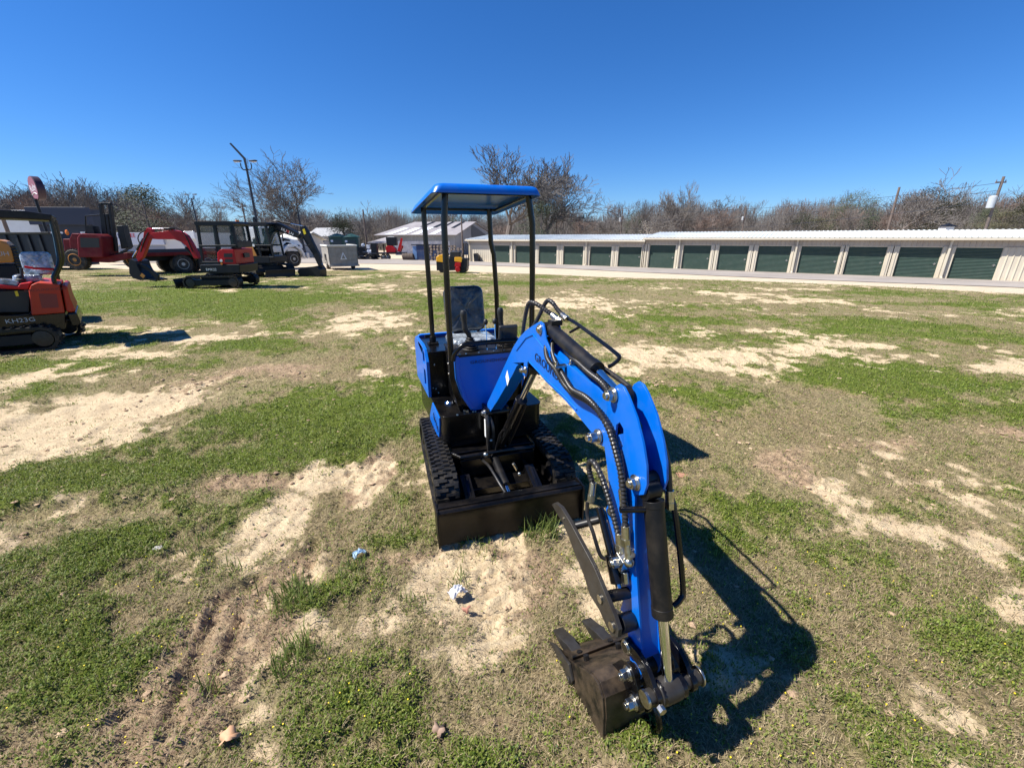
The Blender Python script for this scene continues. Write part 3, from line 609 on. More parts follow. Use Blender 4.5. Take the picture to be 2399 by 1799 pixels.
# --- undercarriage, built straight and turned by UR
def track_belt(mb, x0, x1, y0, y1, h, th=.03, lugs=46, lug=.016):
    r = h/2; cy0, cy1 = y0+r, y1-r; per = 2*(cy1-cy0)+2*PI*r
    def pt(s_, off=0):
        s_ %= per; a = cy1-cy0
        if s_ < a: return (cy0+s_, 0-off, 0, -1)
        s_ -= a
        if s_ < PI*r: t = s_/r; return (cy1+(r+off)*math.sin(t), r-(r+off)*math.cos(t), math.sin(t), -math.cos(t))
        s_ -= PI*r
        if s_ < a: return (cy1-s_, h+off, 0, 1)
        s_ -= a; t = s_/r; return (cy0-(r+off)*math.sin(t), r+(r+off)*math.cos(t), -math.sin(t), math.cos(t))
    n = 96; v = []; f = []
    for i in range(n):
        s_ = per*i/n; a = pt(s_, 0); b = pt(s_, -th)
        v += [(x0, a[0], a[1]), (x1, a[0], a[1]), (x1, b[0], b[1]), (x0, b[0], b[1])]
    for i in range(n):
        j = (i+1) % n
        for k in range(4): f.append((i*4+k, i*4+(k+1) % 4, j*4+(k+1) % 4, j*4+k))
    mb.add(v, f)
    wd = x1-x0
    for i in range(lugs):
        for side in (0, 1):
            s0 = per*(i+.5*side)/lugs; xa, xb = (x0+.004, x0+wd*.56) if side == 0 else (x0+wd*.44, x1-.004)
            for (q0, q1, xx0, xx1) in ((0, .028, xa, xb), (.0, .045, xa if side == 0 else xb-wd*.2, xa+wd*.2 if side == 0 else xb)):
                A = pt(s0+q0, -.002); B_ = pt(s0+q1, -.002); C1 = pt(s0+q0+.004, lug); D1 = pt(s0+q1-.006, lug)
                vv = [(xx0, A[0], A[1]), (xx1, A[0], A[1]), (xx1, B_[0], B_[1]), (xx0, B_[0], B_[1]), (xx0+.004, C1[0], C1[1]), (xx1-.004, C1[0], C1[1]), (xx1-.004, D1[0], D1[1]), (xx0+.004, D1[0], D1[1])]
                mb.add(vv, [(0, 3, 2, 1), (4, 5, 6, 7), (0, 1, 5, 4), (1, 2, 6, 5), (2, 3, 7, 6), (3, 0, 4, 7)])
UC = MB(); UC.b2((-.36, -.28, .06), (.32, .7, .115)); UC.b2((-.35, -.02, .118), (.31, .7, .30)); UC.b2((-.3, -.1, .12), (.3, .75, .27)); UC.b2((-.36, .05, .14), (.36, .2, .24)); UC.b2((-.36, .5, .14), (.36, .65, .24)); UC.cyl((0, .38, .2), (0, .38, .33), .2, 32)  # low plate and belly box are added, black fill for the shade between tracks
uc = hb(UC.xf(UR), 'undercarriage_frame', 'black', bevel=.006)
for sx in (-1, 1):
    x0, x1 = (-.54, -.37) if sx < 0 else (.33, .50)
    tb = MB(); track_belt(tb, x0, x1, -.47, .76, .335); tk = tb.xf(UR).build('track', 'rubber', HR, 0, smooth=False)
    fm = MB(); fm.prism(rr(-.62, .09, .36, .23, .03), x0+.035, x1-.035, 'x'); fm.b2((x0+.02, -.2, .1), (x1-.02, .55, .15)); hb(fm.xf(UR), 'track_frame', 'black', tk)
    for yy, nm, r_ in ((-.31, 'idler_wheel', .115), (.6, 'sprocket', .12)):
        q = MB(); q.lathe((x0+.01, yy, .168), (1, 0, 0), [(0, .03), (0, r_*.5), (.015, r_*.55), (.02, r_*.9), (.05, r_), (.1, r_), (.13, r_*.9), (.15, r_*.4), (.15, .02)], 24); hb(q.xf(UR), nm, 'blackm', tk)
    for yy in (-.14, .02, .18, .34, .47):
        q = MB(); q.cyl((x0+.02, yy, .085), (x1-.02, yy, .085), .05, 16); hb(q.xf(UR), 'roller', 'blackm', tk)
# blade
bx0, bx1 = -.56, .46
def blade_pt(u): return u
bl = MB(); bl.prism([(.66, .0), (.675, .0), (.655, .08), (.652, .15), (.665, .215), (.685, .245), (.675, .262), (.645, .26), (.632, .21), (.63, .1), (.645, 0)], bx0+.012, bx1-.012, 'x')
for x in (bx0, bx1-.012): bl.prism([(.56, .02), (.70, -.005), (.70, .24), (.685, .27), (.56, .27)], x, x+.012, 'x')
bl.prism([(.56, .225), (.655, .262), (.655, .27), (.56, .245)], bx0+.013, bx1-.013, 'x')
bd = hb(bl.xf(UR), 'blade', 'dirtyb')
for x in (-.30, .20):
    q = MB(); q.prism([(.08, .14), (.63, .03), (.63, .12), (.3, .24), (.08, .2)], x-.012, x+.012, 'x'); q.prism([(.25, .19), (.63, .08), (.63, .13), (.25, .24)], x-.035, x+.035, 'x'); hb(q.xf(UR), 'blade_arm', 'black', bd)
q = MB(); q.cyl((-.03, -.0, .26), (-.03, -.42, .2), .032, 20); hb(q.xf(UR), 'blade_cylinder', 'blackm', bd)
q = MB(); q.cyl((-.03, -.42, .2), (-.03, -.6, .175), .014, 14); hb(q.xf(UR), 'cylinder_rod', 'chrome', bd)
q = MB(); q.tube([(-.36, -.02, .30), (-.30, -.1, .30), (.05, -.1, .31), (.3, -.1, .30)], .018, 8); hb(q.xf(UR), 'cross_bar', 'black', bd)
q = MB(); q.tube([(-.13, -.1, .25), (-.12, -.3, .30), (-.09, -.5, .26), (-.05, -.6, .2)], .011, 8, smooth=8); hb(q.xf(UR), 'hose', 'hose', bd)
q = MB(); q.cyl((-.055, -.545, .225), (-.045, -.61, .2), .014, 8); q.sphere((-.11, -.13, .31), .022); q.cyl((.06, -.3, .3), (.09, -.3, .24), .012, 8); q.sphere((.09, -.36, .24), .014); hb(q.xf(UR), 'fitting', 'zinc', bd)
# --- upper frame
pl = rr(-.425, .085, .425, 1.22, .07, 6)
q = MB(); q.prism(pl, .31, .565, 'z'); q.prism([(x*1.008, .65+(y-.65)*1.008) for x, y in pl], .565, .58, 'z'); hb(q, 'swing_frame', 'black', bevel=.005)
q = MB(); q.prism([(-.42, .58), (-.60, .40), (-.62, .32), (-.42, .32), (-.2, .36), (-.14, .5), (-.14, .555)], -.437, -.426, 'x'); sp = hb(q, 'side_panel', 'blue', bevel=.002)
T = frame((-.4385, .33, .43), (0, -.7, -.35), (0, 0, 1)); text('panel_lettering', 'GH10', .09, frame((-.4385, .3, .45), (0, -1, -.3), (0, -.2, 1)), 'decal_dark', sp)
q = MB(); q.b2((-.415, .585, .58), (.415, 1.16, .965)); q.b2((-.42, .58, .965), (.42, 1.17, .975)); hb(q, 'engine_hood', 'black', bevel=.01)
for x in (-1, 1):
    q = MB(); q.prism([(-.545, .58), (-1.2, .58), (-1.2, .95), (-1.12, 1.0), (-.75, 1.01), (-.62, .99), (-.545, .9)], x*.418, x*.446, 'x', holes=([(-.62, .86), (-.62, .955), (-.72, .985), (-.72, .86)], [(-.62, .65), (-.62, .80), (-.72, .80), (-.72, .65)]))
    sc_ = hb(q, 'hood_side_cover', 'blue', bevel=.004)
    q = MB()
    for z in [.66+.022*i for i in range(14)]: q.box((x*.428, .67, z), (.004, .1, .008), Matrix.Rotation(x*.4, 3, 'Y'))
    q.b2((x*.419, .61, .64), (x*.423, .73, .99)); hb(q, 'vent_grille', 'grip', sc_, 0)
q = MB(); q.prism(rr(-.43, .58, .43, 1.0, .05), 1.165, 1.21, 'y'); hb(q, 'rear_hood_panel', 'blue', bevel=.008)
q = MB()
for (x, y, z) in ((-.37, .582, .86), (-.37, .582, .64), (-.35, .582, .6), (-.395, .582, .65), (-.3, .09, .582), (-.17, .1, .585), (-.15, .1, .585)): q.sphere((x, y-.002, z), .009, 8)
hb(q, 'bolt', 'zinc', bevel=0)
q = MB(); q.lathe((-.30, .36, .581), (0, 0, 1), [(0, .045), (.008, .045), (.014, .038), (.022, .03), (.024, .005)], 20); hb(q, 'filler_cap', 'chrome', bevel=0)
# console with blue front panel
q = MB(); q.prism([(-.27, .6), (.27, .6), (.29, 1.035), (-.285, 1.035)], .17, .52, 'y'); hb(q, 'console', 'black', bevel=.01)
q = MB()
pv = [(-.275, 1.045), (.285, 1.045), (.275, .9), (.19, .72), (.10, .585), (-.165, .585), (-.235, .72), (-.275, .86)]
q.prism(pv, .118, .135, 'y')
q.prism([(-.292, 1.05), (-.26, 1.052), (-.258, .865), (-.213, .71), (-.163, .61), (-.178, .585), (-.245, .70), (-.288, .86)], .108, .165, 'y')
fp = hb(q, 'front_panel', 'blue', bevel=.008)
text('front_lettering', 'GROUNDHOG', .032, frame((-.02, .1155, .985), (1, 0, 0), (0, 0, 1)), 'decal_dark', fp, sx=1.35, space=1.1)
q = MB(); q.b2((-.29, .11, 1.036), (.29, .53, 1.052)); hb(q, 'console_top', 'blackm', bevel=.004)
q = MB(); [q.sphere((x, .125, 1.056), .008, 8) for x in (-.25, -.2, -.1, .02, .1, .2)]; hb(q, 'console_screw', 'zinc', bevel=0)
for x, y, lean in ((-.135, .25, -.05), (.165, .26, .06)):
    q = MB(); pr = []; z = 0
    for i in range(6): r1 = .068-.008*i; pr += [(z, r1), (z+.010, r1+.004), (z+.014, r1-.006)]; z += .0165
    q.lathe((x, y, 1.053), (0, 0, 1), pr+[(z, .02)], 20); jb = hb(q, 'joystick_boot', 'rubber', bevel=0)
    q = MB(); q.tube([(x, y, 1.13), (x-.01, y+.0, 1.18), (x-.035, y, 1.22), (x-.04, y, 1.27), (x-.043, y, 1.34), (x-.043, y, 1.365)], [.016, .02, .022, .020, .026, .018], 12, smooth=4); hb(q, 'joystick', 'grip', bevel=0)
for x in (-.0, .075):
    q = MB(); q.cyl((x-.012, .2, 1.05), (x, .26, 1.24), .0045, 8); lv = hb(q, 'lever', 'chrome', bevel=0)
    q = MB(); q.sphere((x+.001, .265, 1.26), .019, 12, (1, 1, 1.3)); hb(q, 'knob', 'grip', lv, bevel=0)
q = MB(); q.box((.125, .09, 1.205), (.15, .035, .115), Matrix.Rotation(.15, 3, 'X')); mr = hb(q, 'display_housing', 'grip', bevel=.012)
q = MB(); q.box((.125, .069, 1.205), (.13, .006, .095), Matrix.Rotation(.15, 3, 'X')); hb(q, 'display_glass', 'display', mr, bevel=.002)
q = MB(); q.cyl((.08, .1, 1.05), (.1, .09, 1.16), .008, 8); q.cyl((.18, .1, 1.05), (.15, .09, 1.16), .008, 8); hb(q, 'display_bracket', 'blackm', mr, bevel=0)
q = MB(); q.tube([(-.31, .1, 1.02), (-.295, .09, 1.08), (-.25, .075, 1.128), (-.2, .07, 1.142), (0, .065, 1.145), (.2, .065, 1.135), (.31, .08, 1.12)], .019, 12, smooth=5); hb(q, 'hand_rail', 'black', bevel=0)
# left post sleeve running down to the frame
q = MB(); q.tube([(-.318, .12, 1.20), (-.322, .12, .96), (-.318, .12, .86), (-.275, .14, .68), (-.245, .17, .575)], .026, 4, smooth=3); q.tube([(.318, .12, 1.20), (.322, .12, .96), (.318, .12, .86), (.275, .14, .68), (.245, .17, .575)], .026, 4, smooth=3)
hb(q, 'post_bracket', 'black', bevel=.003)
q = MB(); [q.cyl((-.345, .11, z), (-.34, .105, z), .009, 8) for z in (1.0, .92)]; q.cyl((-.23, .13, .585), (-.23, .13, .6), .012, 8); q.cyl((-.215, .11, .585), (-.215, .11, .6), .012, 8); hb(q, 'bracket_bolt', 'zinc', bevel=0)
# seat
def pad(prof_x, prof_z, th, tilt, loc, name):
    bm = bmesh.new(); bmesh.ops.create_grid(bm, x_segments=14, y_segments=14, size=.5)
    top = [v.co.copy() for v in bm.verts]; bm.free()
    m_ = MB(); n = int(math.sqrt(len(top)))
    return m_
def cushion(w, h, th, rc, mtx, name, m, parent):
    N_ = 7; lay = []; pts = rr(-w/2, -h/2, w/2, h/2, rc, N_)
    rings = [(0, 1, 0), (.3, 1.0, .05), (.8, .97, .12), (1.0, .9, .2), (1.1, .7, .35), (1.12, .35, .5), (1.12, .02, .6)]
    v = []; f = []; n = len(pts)
    full = [(-.0, .9)] + []
    prof = [(0, .02), (0, .8), (.08, .95), (.3, 1.0), (.7, 1.0), (.92, .94), (1.0, .84), (.97, .6), (.99, .4), (1.0, .2), (1.0, .02)]
    for t_, s_ in prof: v += [mtx @ Vector((p[0]*s_, p[1]*s_, t_*th+(.004*math.sin(p[0]*60)*math.cos(p[1]*47) if .2 < t_ else 0))) for p in pts]
    for i in range(len(prof)-1):
        for k in range(n): f.append((i*n+k, i*n+(k+1) % n, (i+1)*n+(k+1) % n, (i+1)*n+k))
    f += [tuple(reversed(range(n))), tuple(range((len(prof)-1)*n, len(prof)*n))]
    m_ = MB(); m_.add(v, f); return m_.build(name, m, parent, 0, ang=80)
seat = empty('seat', (0, 0, 0)); seat.parent = HR
cushion(.36, .40, .09, .07, frame((-.035, .84, 1.275), (1, 0, 0), (0, .22, 1)), 'seat_backrest', 'vinyl', seat)
cushion(.40, .36, .085, .08, frame((-.035, .62, 1.0), (1, 0, 0), (0, 1, 0)), 'seat_cushion', 'plastic', seat)
q = MB(); q.prism([(-.84, 1.0), (-.87, 1.0), (-.92, 1.2), (-.9, 1.21)], -.19, -.17, 'x'); q.prism([(-.84, 1.0), (-.87, 1.0), (-.92, 1.2), (-.9, 1.21)], .1, .12, 'x'); hb(q, 'seat_bracket', 'blackm', seat)
# canopy
can = MB()
def roofz(y): return 2.195+(.0)+(.1-y)*.075
def ringpts(x, y0, y1, r): return rr(-x*.96, y0, x*.80, y1, r, 5)
rings = [(.430, -.018, 1.035, -.046, .05), (.431, -.020, 1.037, -.042, .05), (.414, -.014, 1.02, -.012, .05), (.400, -.004, 1.004, .008, .05), (.385, .012, .99, .015, .05), (.30, .09, .91, .017, .05)]
v = []; f = []
for (x, y0, y1, dz, r) in rings: v += [(p_[0], p_[1], roofz(p_[1])+dz) for p_ in ringpts(x, y0, y1, r)]
n = len(ringpts(.4, 0, 1, .06))
for i in range(len(rings)-1):
    for k in range(n): f.append((i*n+k, i*n+(k+1) % n, (i+1)*n+(k+1) % n, (i+1)*n+k))
f.append(tuple(range((len(rings)-1)*n, len(rings)*n)))
can.add(v, f)
cr = can.build('canopy_roof', 'blue', HR, 0, ang=50); q = cr.modifiers.new('t', 'SOLIDIFY'); q.thickness = .004; q.offset = -1
q = MB()
for x in (-.33, .31): q.tube([(x, .1, roofz(.1)-.02), (x, .9, roofz(.9)-.02)], .014, 4)
q.tube([(-.33, .12, roofz(.12)-.022), (.31, .12, roofz(.12)-.022)], .014, 4); q.tube([(-.33, .9, roofz(.9)-.022), (.31, .9, roofz(.9)-.022)], .014, 4); hb(q, 'roof_frame', 'black', cr)
for pts in ([(-.30, .12, 2.17), (-.318, .12, 1.98), (-.32, .12, 1.6), (-.32, .12, 1.02)], [(.295, .12, 2.17), (.33, .12, 1.98), (.335, .12, 1.6), (.335, .12, 1.02)], [(-.33, .86, 2.12), (-.325, .86, 1.5), (-.325, .86, .97)], [(.235, .86, 2.12), (.245, .86, 1.84), (.27, .86, 1.74), (.29, .86, 1.4), (.295, .86, .97)]):
    q = MB(); q.tube(pts, .0215, 12); hb(q, 'canopy_post', 'black', bevel=0)
q = MB(); q.b2((-.37, .81, .975), (-.28, .91, .99)); q.cyl((-.325, .86, .99), (-.325, .86, 1.05), .03, 12); q.sphere((-.36, .83, .995), .01, 8); q.sphere((-.29, .83, .995), .01, 8); q.box((-.37, .86, 1.05), (.05, .012, .03)); hb(q, 'post_clamp', 'blackm')
# --- boom
BO = [(0.005, 0.602), (-.05, .59), (-0.085, 0.63), (0.159, 0.872), (0.397, 1.115), (0.541, 1.259), (0.642, 1.34), (0.741, 1.4), (0.82, 1.437), (0.883, 1.465), (0.935, 1.486), (0.975, 1.48), (0.995, 1.45), (1.008, 1.41), (1.068, 1.363), (1.15, 1.352), (1.208, 1.347), (1.313, 1.34), (1.424, 1.328), (1.513, 1.322), (1.575, 1.305), (1.618, 1.275), (1.640, 1.2), (1.618, 1.127), (1.534, 1.102), (1.397, 1.132), (1.327, 1.15), (1.219, 1.167), (1.017, 1.188), (0.845, 1.222), (.79, 1.237), (0.77, 1.22), (0.762, 1.16), (.74, 1.125), (.70, 1.125), (.68, 1.16), (.665, 1.19), (0.60, 1.15), (0.517, 1.064), (0.203, 0.772)]
q = MB()
q.prism(BO, -.066, -.058, 'x'); q.prism(BO, .018, .026, 'x')
boom = hb(q, 'boom', 'blue', bevel=.0015)
def inset(P, d):
    n = len(P); out = []
    A = sum(P[i][0]*P[(i+1) % n][1]-P[(i+1) % n][0]*P[i][1] for i in range(n)); sg = 1 if A > 0 else -1
    for i in range(n):
        a = Vector(P[i-1]); b = Vector(P[i]); c = Vector(P[(i+1) % n]); e1 = (b-a).normalized(); e2 = (c-b).normalized()
        n1 = Vector((-e1.y, e1.x))*sg; n2 = Vector((-e2.y, e2.x))*sg; m_ = (n1+n2)
        m_ = m_.normalized() if m_.length > .1 else n1
        out.append((b.x+m_.x*d, b.y+m_.y*d))
    return out
core = [(0.0, 0.61), (-0.075, 0.635), (0.159, 0.862), (0.397, 1.105), (0.541, 1.249), (0.642, 1.33), (0.741, 1.388), (0.80, 1.41), (.88, 1.41), (1.0, 1.345), (1.208, 1.335), (1.424, 1.316), (1.5, 1.30), (1.52, 1.13), (1.397, 1.142), (1.219, 1.177), (1.017, 1.198), (0.845, 1.232), (.77, 1.26), (.65, 1.21), (0.57, 1.13), (0.517, 1.074), (0.203, 0.782)]
q = MB(); q.prism(core, -.058, .018, 'x'); hb(q, 'boom_box', 'blue', boom, bevel=.001)
# raised weld-on edge strips on the left face
q = MB(); q.tube([X3(-.067, s_, z) for s_, z in ((.80, 1.235), (1.0, 1.205), (1.22, 1.185), (1.36, 1.165))], .005, 6); q.tube([X3(-.067, s_, z) for s_, z in ((.60, 1.25), (.75, 1.36), (.85, 1.40), (.98, 1.36), (1.07, 1.33))], .005, 6); hb(q, 'weld_bead', 'blue', boom, bevel=0)
text('boom_lettering', 'GROUNDHOG', .062, frame(X3(-.0675, 1.10, 1.262), (0, -1, -.11), (0, -.11, 1)), 'decal_dark', boom, sx=1.05, space=1.04)
q = MB(); q.prism([(.395, 1.02), (.43, 1.075), (.465, 1.02), (.43, .965)], -.0665, -.0675, 'x')
q.v = [(a, -(-b), c) for a, b, c in q.v]; hb(q, 'warning_sticker', 'white', boom, bevel=0)
def nut(p, ax=-1, r=.022, L=.03, name='pin_nut', parent=None, flange=1.35):
    q = MB(); p = Vector(p); d = Vector((ax, 0, 0)); q.lathe(p, d, [(0, r*flange), (.006, r*flange), (.006, r*1.1), (.012, r*1.1)], 20); q.cyl(p+d*.012, p+d*(L*.75), r, 6); q.cyl(p+d*L*.75, p+d*L, r*.6, 12); return hb(q, name, 'zinc', parent or HR, bevel=.0015)
nut(X3(-.066, .94, 1.445), r=.02, L=.02, parent=boom)
nut(X3(-.068, .745, 1.17), r=.017, L=.035, parent=boom)
nut(X3(-.09, 1.583, 1.14), r=.022, L=.055)
nut(X3(-.088, 1.66, 1.345), r=.022, L=.04)
nut(X3(-.085, 1.835, 1.075), r=.022, L=.035)
# boom foot and boom cylinder
q = MB(); q.cyl(X3(-.1, .0, .60), X3(.09, 0, .60), .03, 20); q.prism([(.02, .64), (-.14, .64), (-.14, .42), (0, .30), (.06, .32)], -.09, -.07, 'x'); q.prism([(.02, .64), (-.14, .64), (-.14, .42), (0, .30), (.06, .32)], .07, .09, 'x'); q.cyl((0, .08, .3), (0, .08, .56), .055, 20); q.b2((-.09, .02, .26), (.09, .16, .33)); hb(q, 'swing_post', 'black')
nut(X3(-.1, -.01, .60), r=.024, L=.03)
q = MB(); q.cyl(X3(0, .06, .335), X3(0, .50, .87), .036, 24); q.cyl(X3(0, .47, .835), X3(0, .52, .895), .040, 24); q.cyl(X3(-.045, .05, .32), X3(.045, .05, .32), .03, 16); bc = hb(q, 'boom_cylinder', 'black', bevel=.002)
q = MB(); q.cyl(X3(0, .51, .885), X3(0, .72, 1.14), .019, 20); hb(q, 'cylinder_rod', 'chrome', bc, bevel=0)
q = MB(); q.cyl(X3(-.055, .745, 1.17), X3(.055, .745, 1.17), .032, 16); hb(q, 'rod_eye', 'blackm', bc)
q = MB(); q.tube([X3(.05, .12, .36), X3(.056, .3, .6), X3(.05, .47, .83)], .008, 8); q.tube([X3(-.05, .1, .33), X3(-.05, .2, .5), X3(-.04, .25, .56)], .008, 8); hb(q, 'pipe', 'blackm', bc, bevel=0)
q = MB(); q.b2((-.105, -.02, .40), (-.099, .015, .55)); hb(q, 'serial_plate', 'white')
q = MB(); q.tube([(-.09, -.01, .60), (-.10, -.06, .52), (-.10, -.07, .38), (-.085, -.04, .26)], .016, 8, smooth=5, step=.008, ripple=.05); q.tube([(-.07, 0, .58), (-.06, -.06, .5), (-.055, -.06, .36), (-.05, -.03, .24)], .016, 8, smooth=5, step=.008, ripple=.05); hb(q, 'hose', 'hose', bevel=0)
q = MB(); q.cyl((-.1, -.07, .40), (-.07, -.075, .40), .012, 8); q.cyl((-.1, -.06, .49), (-.1, -.07, .42), .012, 8); hb(q, 'fitting', 'zinc', bevel=0)
# --- arm (dipper) cylinder lying on the boom
ax0, ax1 = X3(-.015, .965, 1.445), X3(-.02, 1.42, 1.365)
q = MB(); q.cyl(ax0, ax1, .035, 28); q.cyl(X3(-.02, 1.385, 1.371), X3(-.02, 1.43, 1.363), .039, 28); q.cyl(X3(-.056, .945, 1.447), X3(.017, .945, 1.447), .035, 20); q.b2((-.03, -1.0, 1.47), (.03, -.95, 1.495)); ac = hb(q, 'arm_cylinder', 'blackm', bevel=.002)
q = MB(); q.cyl(X3(-.02, 1.43, 1.363), X3(-.045, 1.63, 1.333), .019, 24); hb(q, 'cylinder_rod', 'chrome', ac, bevel=0)
q = MB(); q.cyl(X3(-.075, 1.655, 1.335), X3(-.015, 1.655, 1.335), .036, 20); hb(q, 'rod_eye', 'blackm', ac)
q = MB(); q.tube([X3(.075, .92, 1.49), X3(.085, 1.0, 1.49), X3(.088, 1.2, 1.457), X3(.088, 1.40, 1.42), X3(.085, 1.43, 1.405), X3(.06, 1.425, 1.38), X3(.04, 1.42, 1.37)], .009, 8, smooth=3); q.cyl(X3(.086, 1.08, 1.475), X3(.03, 1.08, 1.45), .007, 6); hb(q, 'oil_pipe', 'black', ac, bevel=0)
# --- arm
AR = [(1.66, 1.375), (1.685, 1.395), (1.715, 1.392), (1.745, 1.37), (1.803, 1.31), (1.85, 1.235), (1.88, 1.165), (1.893, 1.10), (1.883, 1.055), (1.855, 1.035), (1.835, 1.03), (1.845, .97), (1.855, 0.906), (1.878, 0.784), (1.920, 0.622), (1.950, 0.507), (1.99, 0.354), (1.985, 0.29), (1.955, .265), (1.925, .285), (1.88, 0.43), (1.873, 0.475), (1.855, 0.487), (1.825, 0.475), (1.835, 0.53), (1.80, 0.645), (1.783, 0.677), (1.752, 0.671), (1.729, 0.685), (1.717, 0.722), (1.689, 0.796), (1.668, 0.85), (1.685, 0.886), (1.70, .90), (1.679, 0.959), (1.65, 1.047), (1.625, 1.112), (1.575, 1.10), (1.55, 1.13), (1.57, 1.175), (1.612, 1.227), (1.635, 1.314)]
SL = [(1.69, 1.235), (1.71, 1.255), (1.735, 1.24), (1.745, 1.18), (1.73, 1.15), (1.705, 1.155), (1.69, 1.19)]
q = MB()
q.prism(AR, -.086, -.076, 'x', holes=(SL,)); q.prism(AR, -.004, .006, 'x', holes=(SL,))
arm = hb(q, 'arm', 'blue', bevel=.0015)
acore = [(1.70, 1.20), (1.76, 1.15), (1.79, 1.06), (1.81, .98), (1.849, 0.906), (1.872, 0.784), (1.914, 0.622), (1.944, 0.507), (1.975, 0.38), (1.90, .38), (1.85, .55), (1.80, .66), (1.70, .86), (1.71, .90), (1.66, 1.06), (1.645, 1.13)]
q = MB(); q.prism(acore, -.076, -.004, 'x'); hb(q, 'arm_box', 'blue', arm, bevel=.001)
q = MB(); q.cyl(X3(-.088, 1.583, 1.14), X3(.03, 1.583, 1.14), .03, 20); q.cyl(X3(-.08, 1.835, 1.075), X3(.005, 1.835, 1.075), .03, 16); q.cyl(X3(-.1, 1.957, .305), X3(.06, 1.957, .305), .028, 16); hb(q, 'pivot_pin', 'steel', arm)
q = MB(); q.lathe(X3(-.087, 1.705, .862), (-1, 0, 0), [(0, .016), (.008, .015), (.012, .004)], 12); q.lathe(X3(-.087, 1.765, .725), (-1, 0, 0), [(0, .016), (.008, .015), (.012, .004)], 12); hb(q, 'arm_bolt', 'zinc', arm, bevel=0)
# --- bucket cylinder in front of the arm
C0, C1 = Vector(X3(-.035, 1.865, 1.055)), Vector(X3(-.04, 2.078, .355))
dv = (C1-C0); 
q = MB(); q.cyl(C0+dv*.06, C0+dv*.62, .036, 28); q.cyl(C0+dv*.585, C0+dv*.635, .038, 28); q.cyl(C0+dv*.05, C0+dv*.085, .038, 28); q.cyl(C0-Vector((.04, 0, 0)), C0+Vector((.018, 0, 0)), .034, 20); bk = hb(q, 'bucket_cylinder', 'blackm', bevel=.002)
q = MB(); q.cyl(C0+dv*.63, C1, .019, 24); hb(q, 'cylinder_rod', 'chrome', bk, bevel=0)
q = MB(); q.tube([C0+Vector((.06, .02, -.02)), C0+dv*.1+Vector((.085, 0, 0)), C0+dv*.5+Vector((.09, -.01, 0)), C0+dv*.57+Vector((.075, -.01, 0)), C0+dv*.6+Vector((.045, -.005, 0))], .011, 8, smooth=4); q.cyl(C0+dv*.1, C0+dv*.09+Vector((-.12, .03, 0)), .012, 10); hb(q, 'oil_pipe', 'black', bk, bevel=0)
# --- linkage
LA, LC, LB = (1.915, .39), (2.08, .345), (2.008, .215)
def bow(a, b, h, w0, w1, x0, x1, mb):
    a = Vector(a); b = Vector(b); d = (b-a); nrm = Vector((-d.y, d.x)).normalized(); top = []; bot = []
    for i in range(11):
        t_ = i/10; c_ = a+d*t_+nrm*h*4*t_*(1-t_); wv = w0+(w1-w0)*t_
        top.append((c_+nrm*wv)[:]); bot.append((c_-nrm*wv)[:])
    mb.prism(top+bot[::-1], x0, x1, 'x'); mb.cyl(X3(x0-.001, *a), X3(x1+.001, *a), w0*1.25, 18); mb.cyl(X3(x0-.001, *b), X3(x1+.001, *b), w1*1.3, 18)
for x0, x1 in ((-.110, -.092), (.045, .063)):
    q = MB(); bow(LA, LC, .035, .026, .028, x0, x1, q); hb(q, 'guide_link', 'black')
q = MB(); q.cyl(X3(-.135, *LC), X3(.095, *LC), .027, 20); q.lathe(X3(-.09, *LC), (1, 0, 0), [(0, .04), (.02, .045), (.08, .045), (.1, .04)], 20); q.cyl(X3(-.12, *LA), X3(.07, *LA), .022, 16); hb(q, 'link_pin', 'steel')
q = MB(); bow(LC, LB, .0, .035, .035, -.085, -.07, q); bow(LC, LB, .0, .035, .035, -.005, .015, q); hb(q, 'bucket_link', 'black')
for p_, ax in ((X3(-.12, 1.957, .305), -1), (X3(-.12, *LB), -1)): nut(p_, ax, r=.021, L=.045)
nut(X3(.095, *LC), 1, r=.026, L=.02); nut(X3(-.108, *LA), -1, r=.02, L=.01); 
q = MB(); q.lathe(X3(-.136, *LC), (-1, 0, 0), [(0, .03), (.01, .03), (.011, .002)], 16); q.cyl(X3(-.11, LC[0]+.04, LC[1]-.0), X3(-.11, LC[0]+.06, LC[1]), .014, 6); hb(q, 'link_bolt', 'zinc', bevel=0)
# --- bucket, open side down
XA, XB = -.212, .182
shell = [(1.63, .055), (1.70, .10), (1.80, .18), (1.86, .225), (1.91, .238), (1.95, .205), (1.968, .13), (1.972, .0)]
th_ = []
for i, (s_, z) in enumerate(shell):
    a = Vector(shell[max(i-1, 0)]); b = Vector(shell[min(i+1, len(shell)-1)]); d = (b-a).normalized(); th_.append((s_+d.y*.012, z-d.x*.012))
q = MB(); q.prism(shell+th_[::-1], XA, XB, 'x')
for x in (XA-.010, XB): q.prism([(1.62, -.01), (1.66, .07), (1.75, .135), (1.83, .20), (1.87, .225), (1.91, .233), (1.945, .20), (1.963, .13), (1.97, .02), (1.985, -.01), (1.95, -.03), (1.72, -.04)], x, x+.010, 'x')
bkt = hb(q, 'bucket', 'dirty', bevel=.002, smooth=True, ang=25)
q = MB()
for x in (XA-.024, XB+.011): q.prism([(1.50, -.01), (1.56, .04), (1.70, .085), (1.74, .03), (1.72, -.04), (1.60, -.04)], x, x+.013, 'x')
q.cyl(X3(XA-.024, 1.71, .0), X3(XA-.03, 1.71, .0), .018, 8); hb(q, 'side_cutter', 'steel', bkt)
q = MB(); q.prism([(1.60, .025), (1.70, .098), (1.70, .118), (1.66, .10), (1.60, .045)], XA-.005, XB+.005, 'x'); hb(q, 'cutting_edge', 'dirty', bkt)
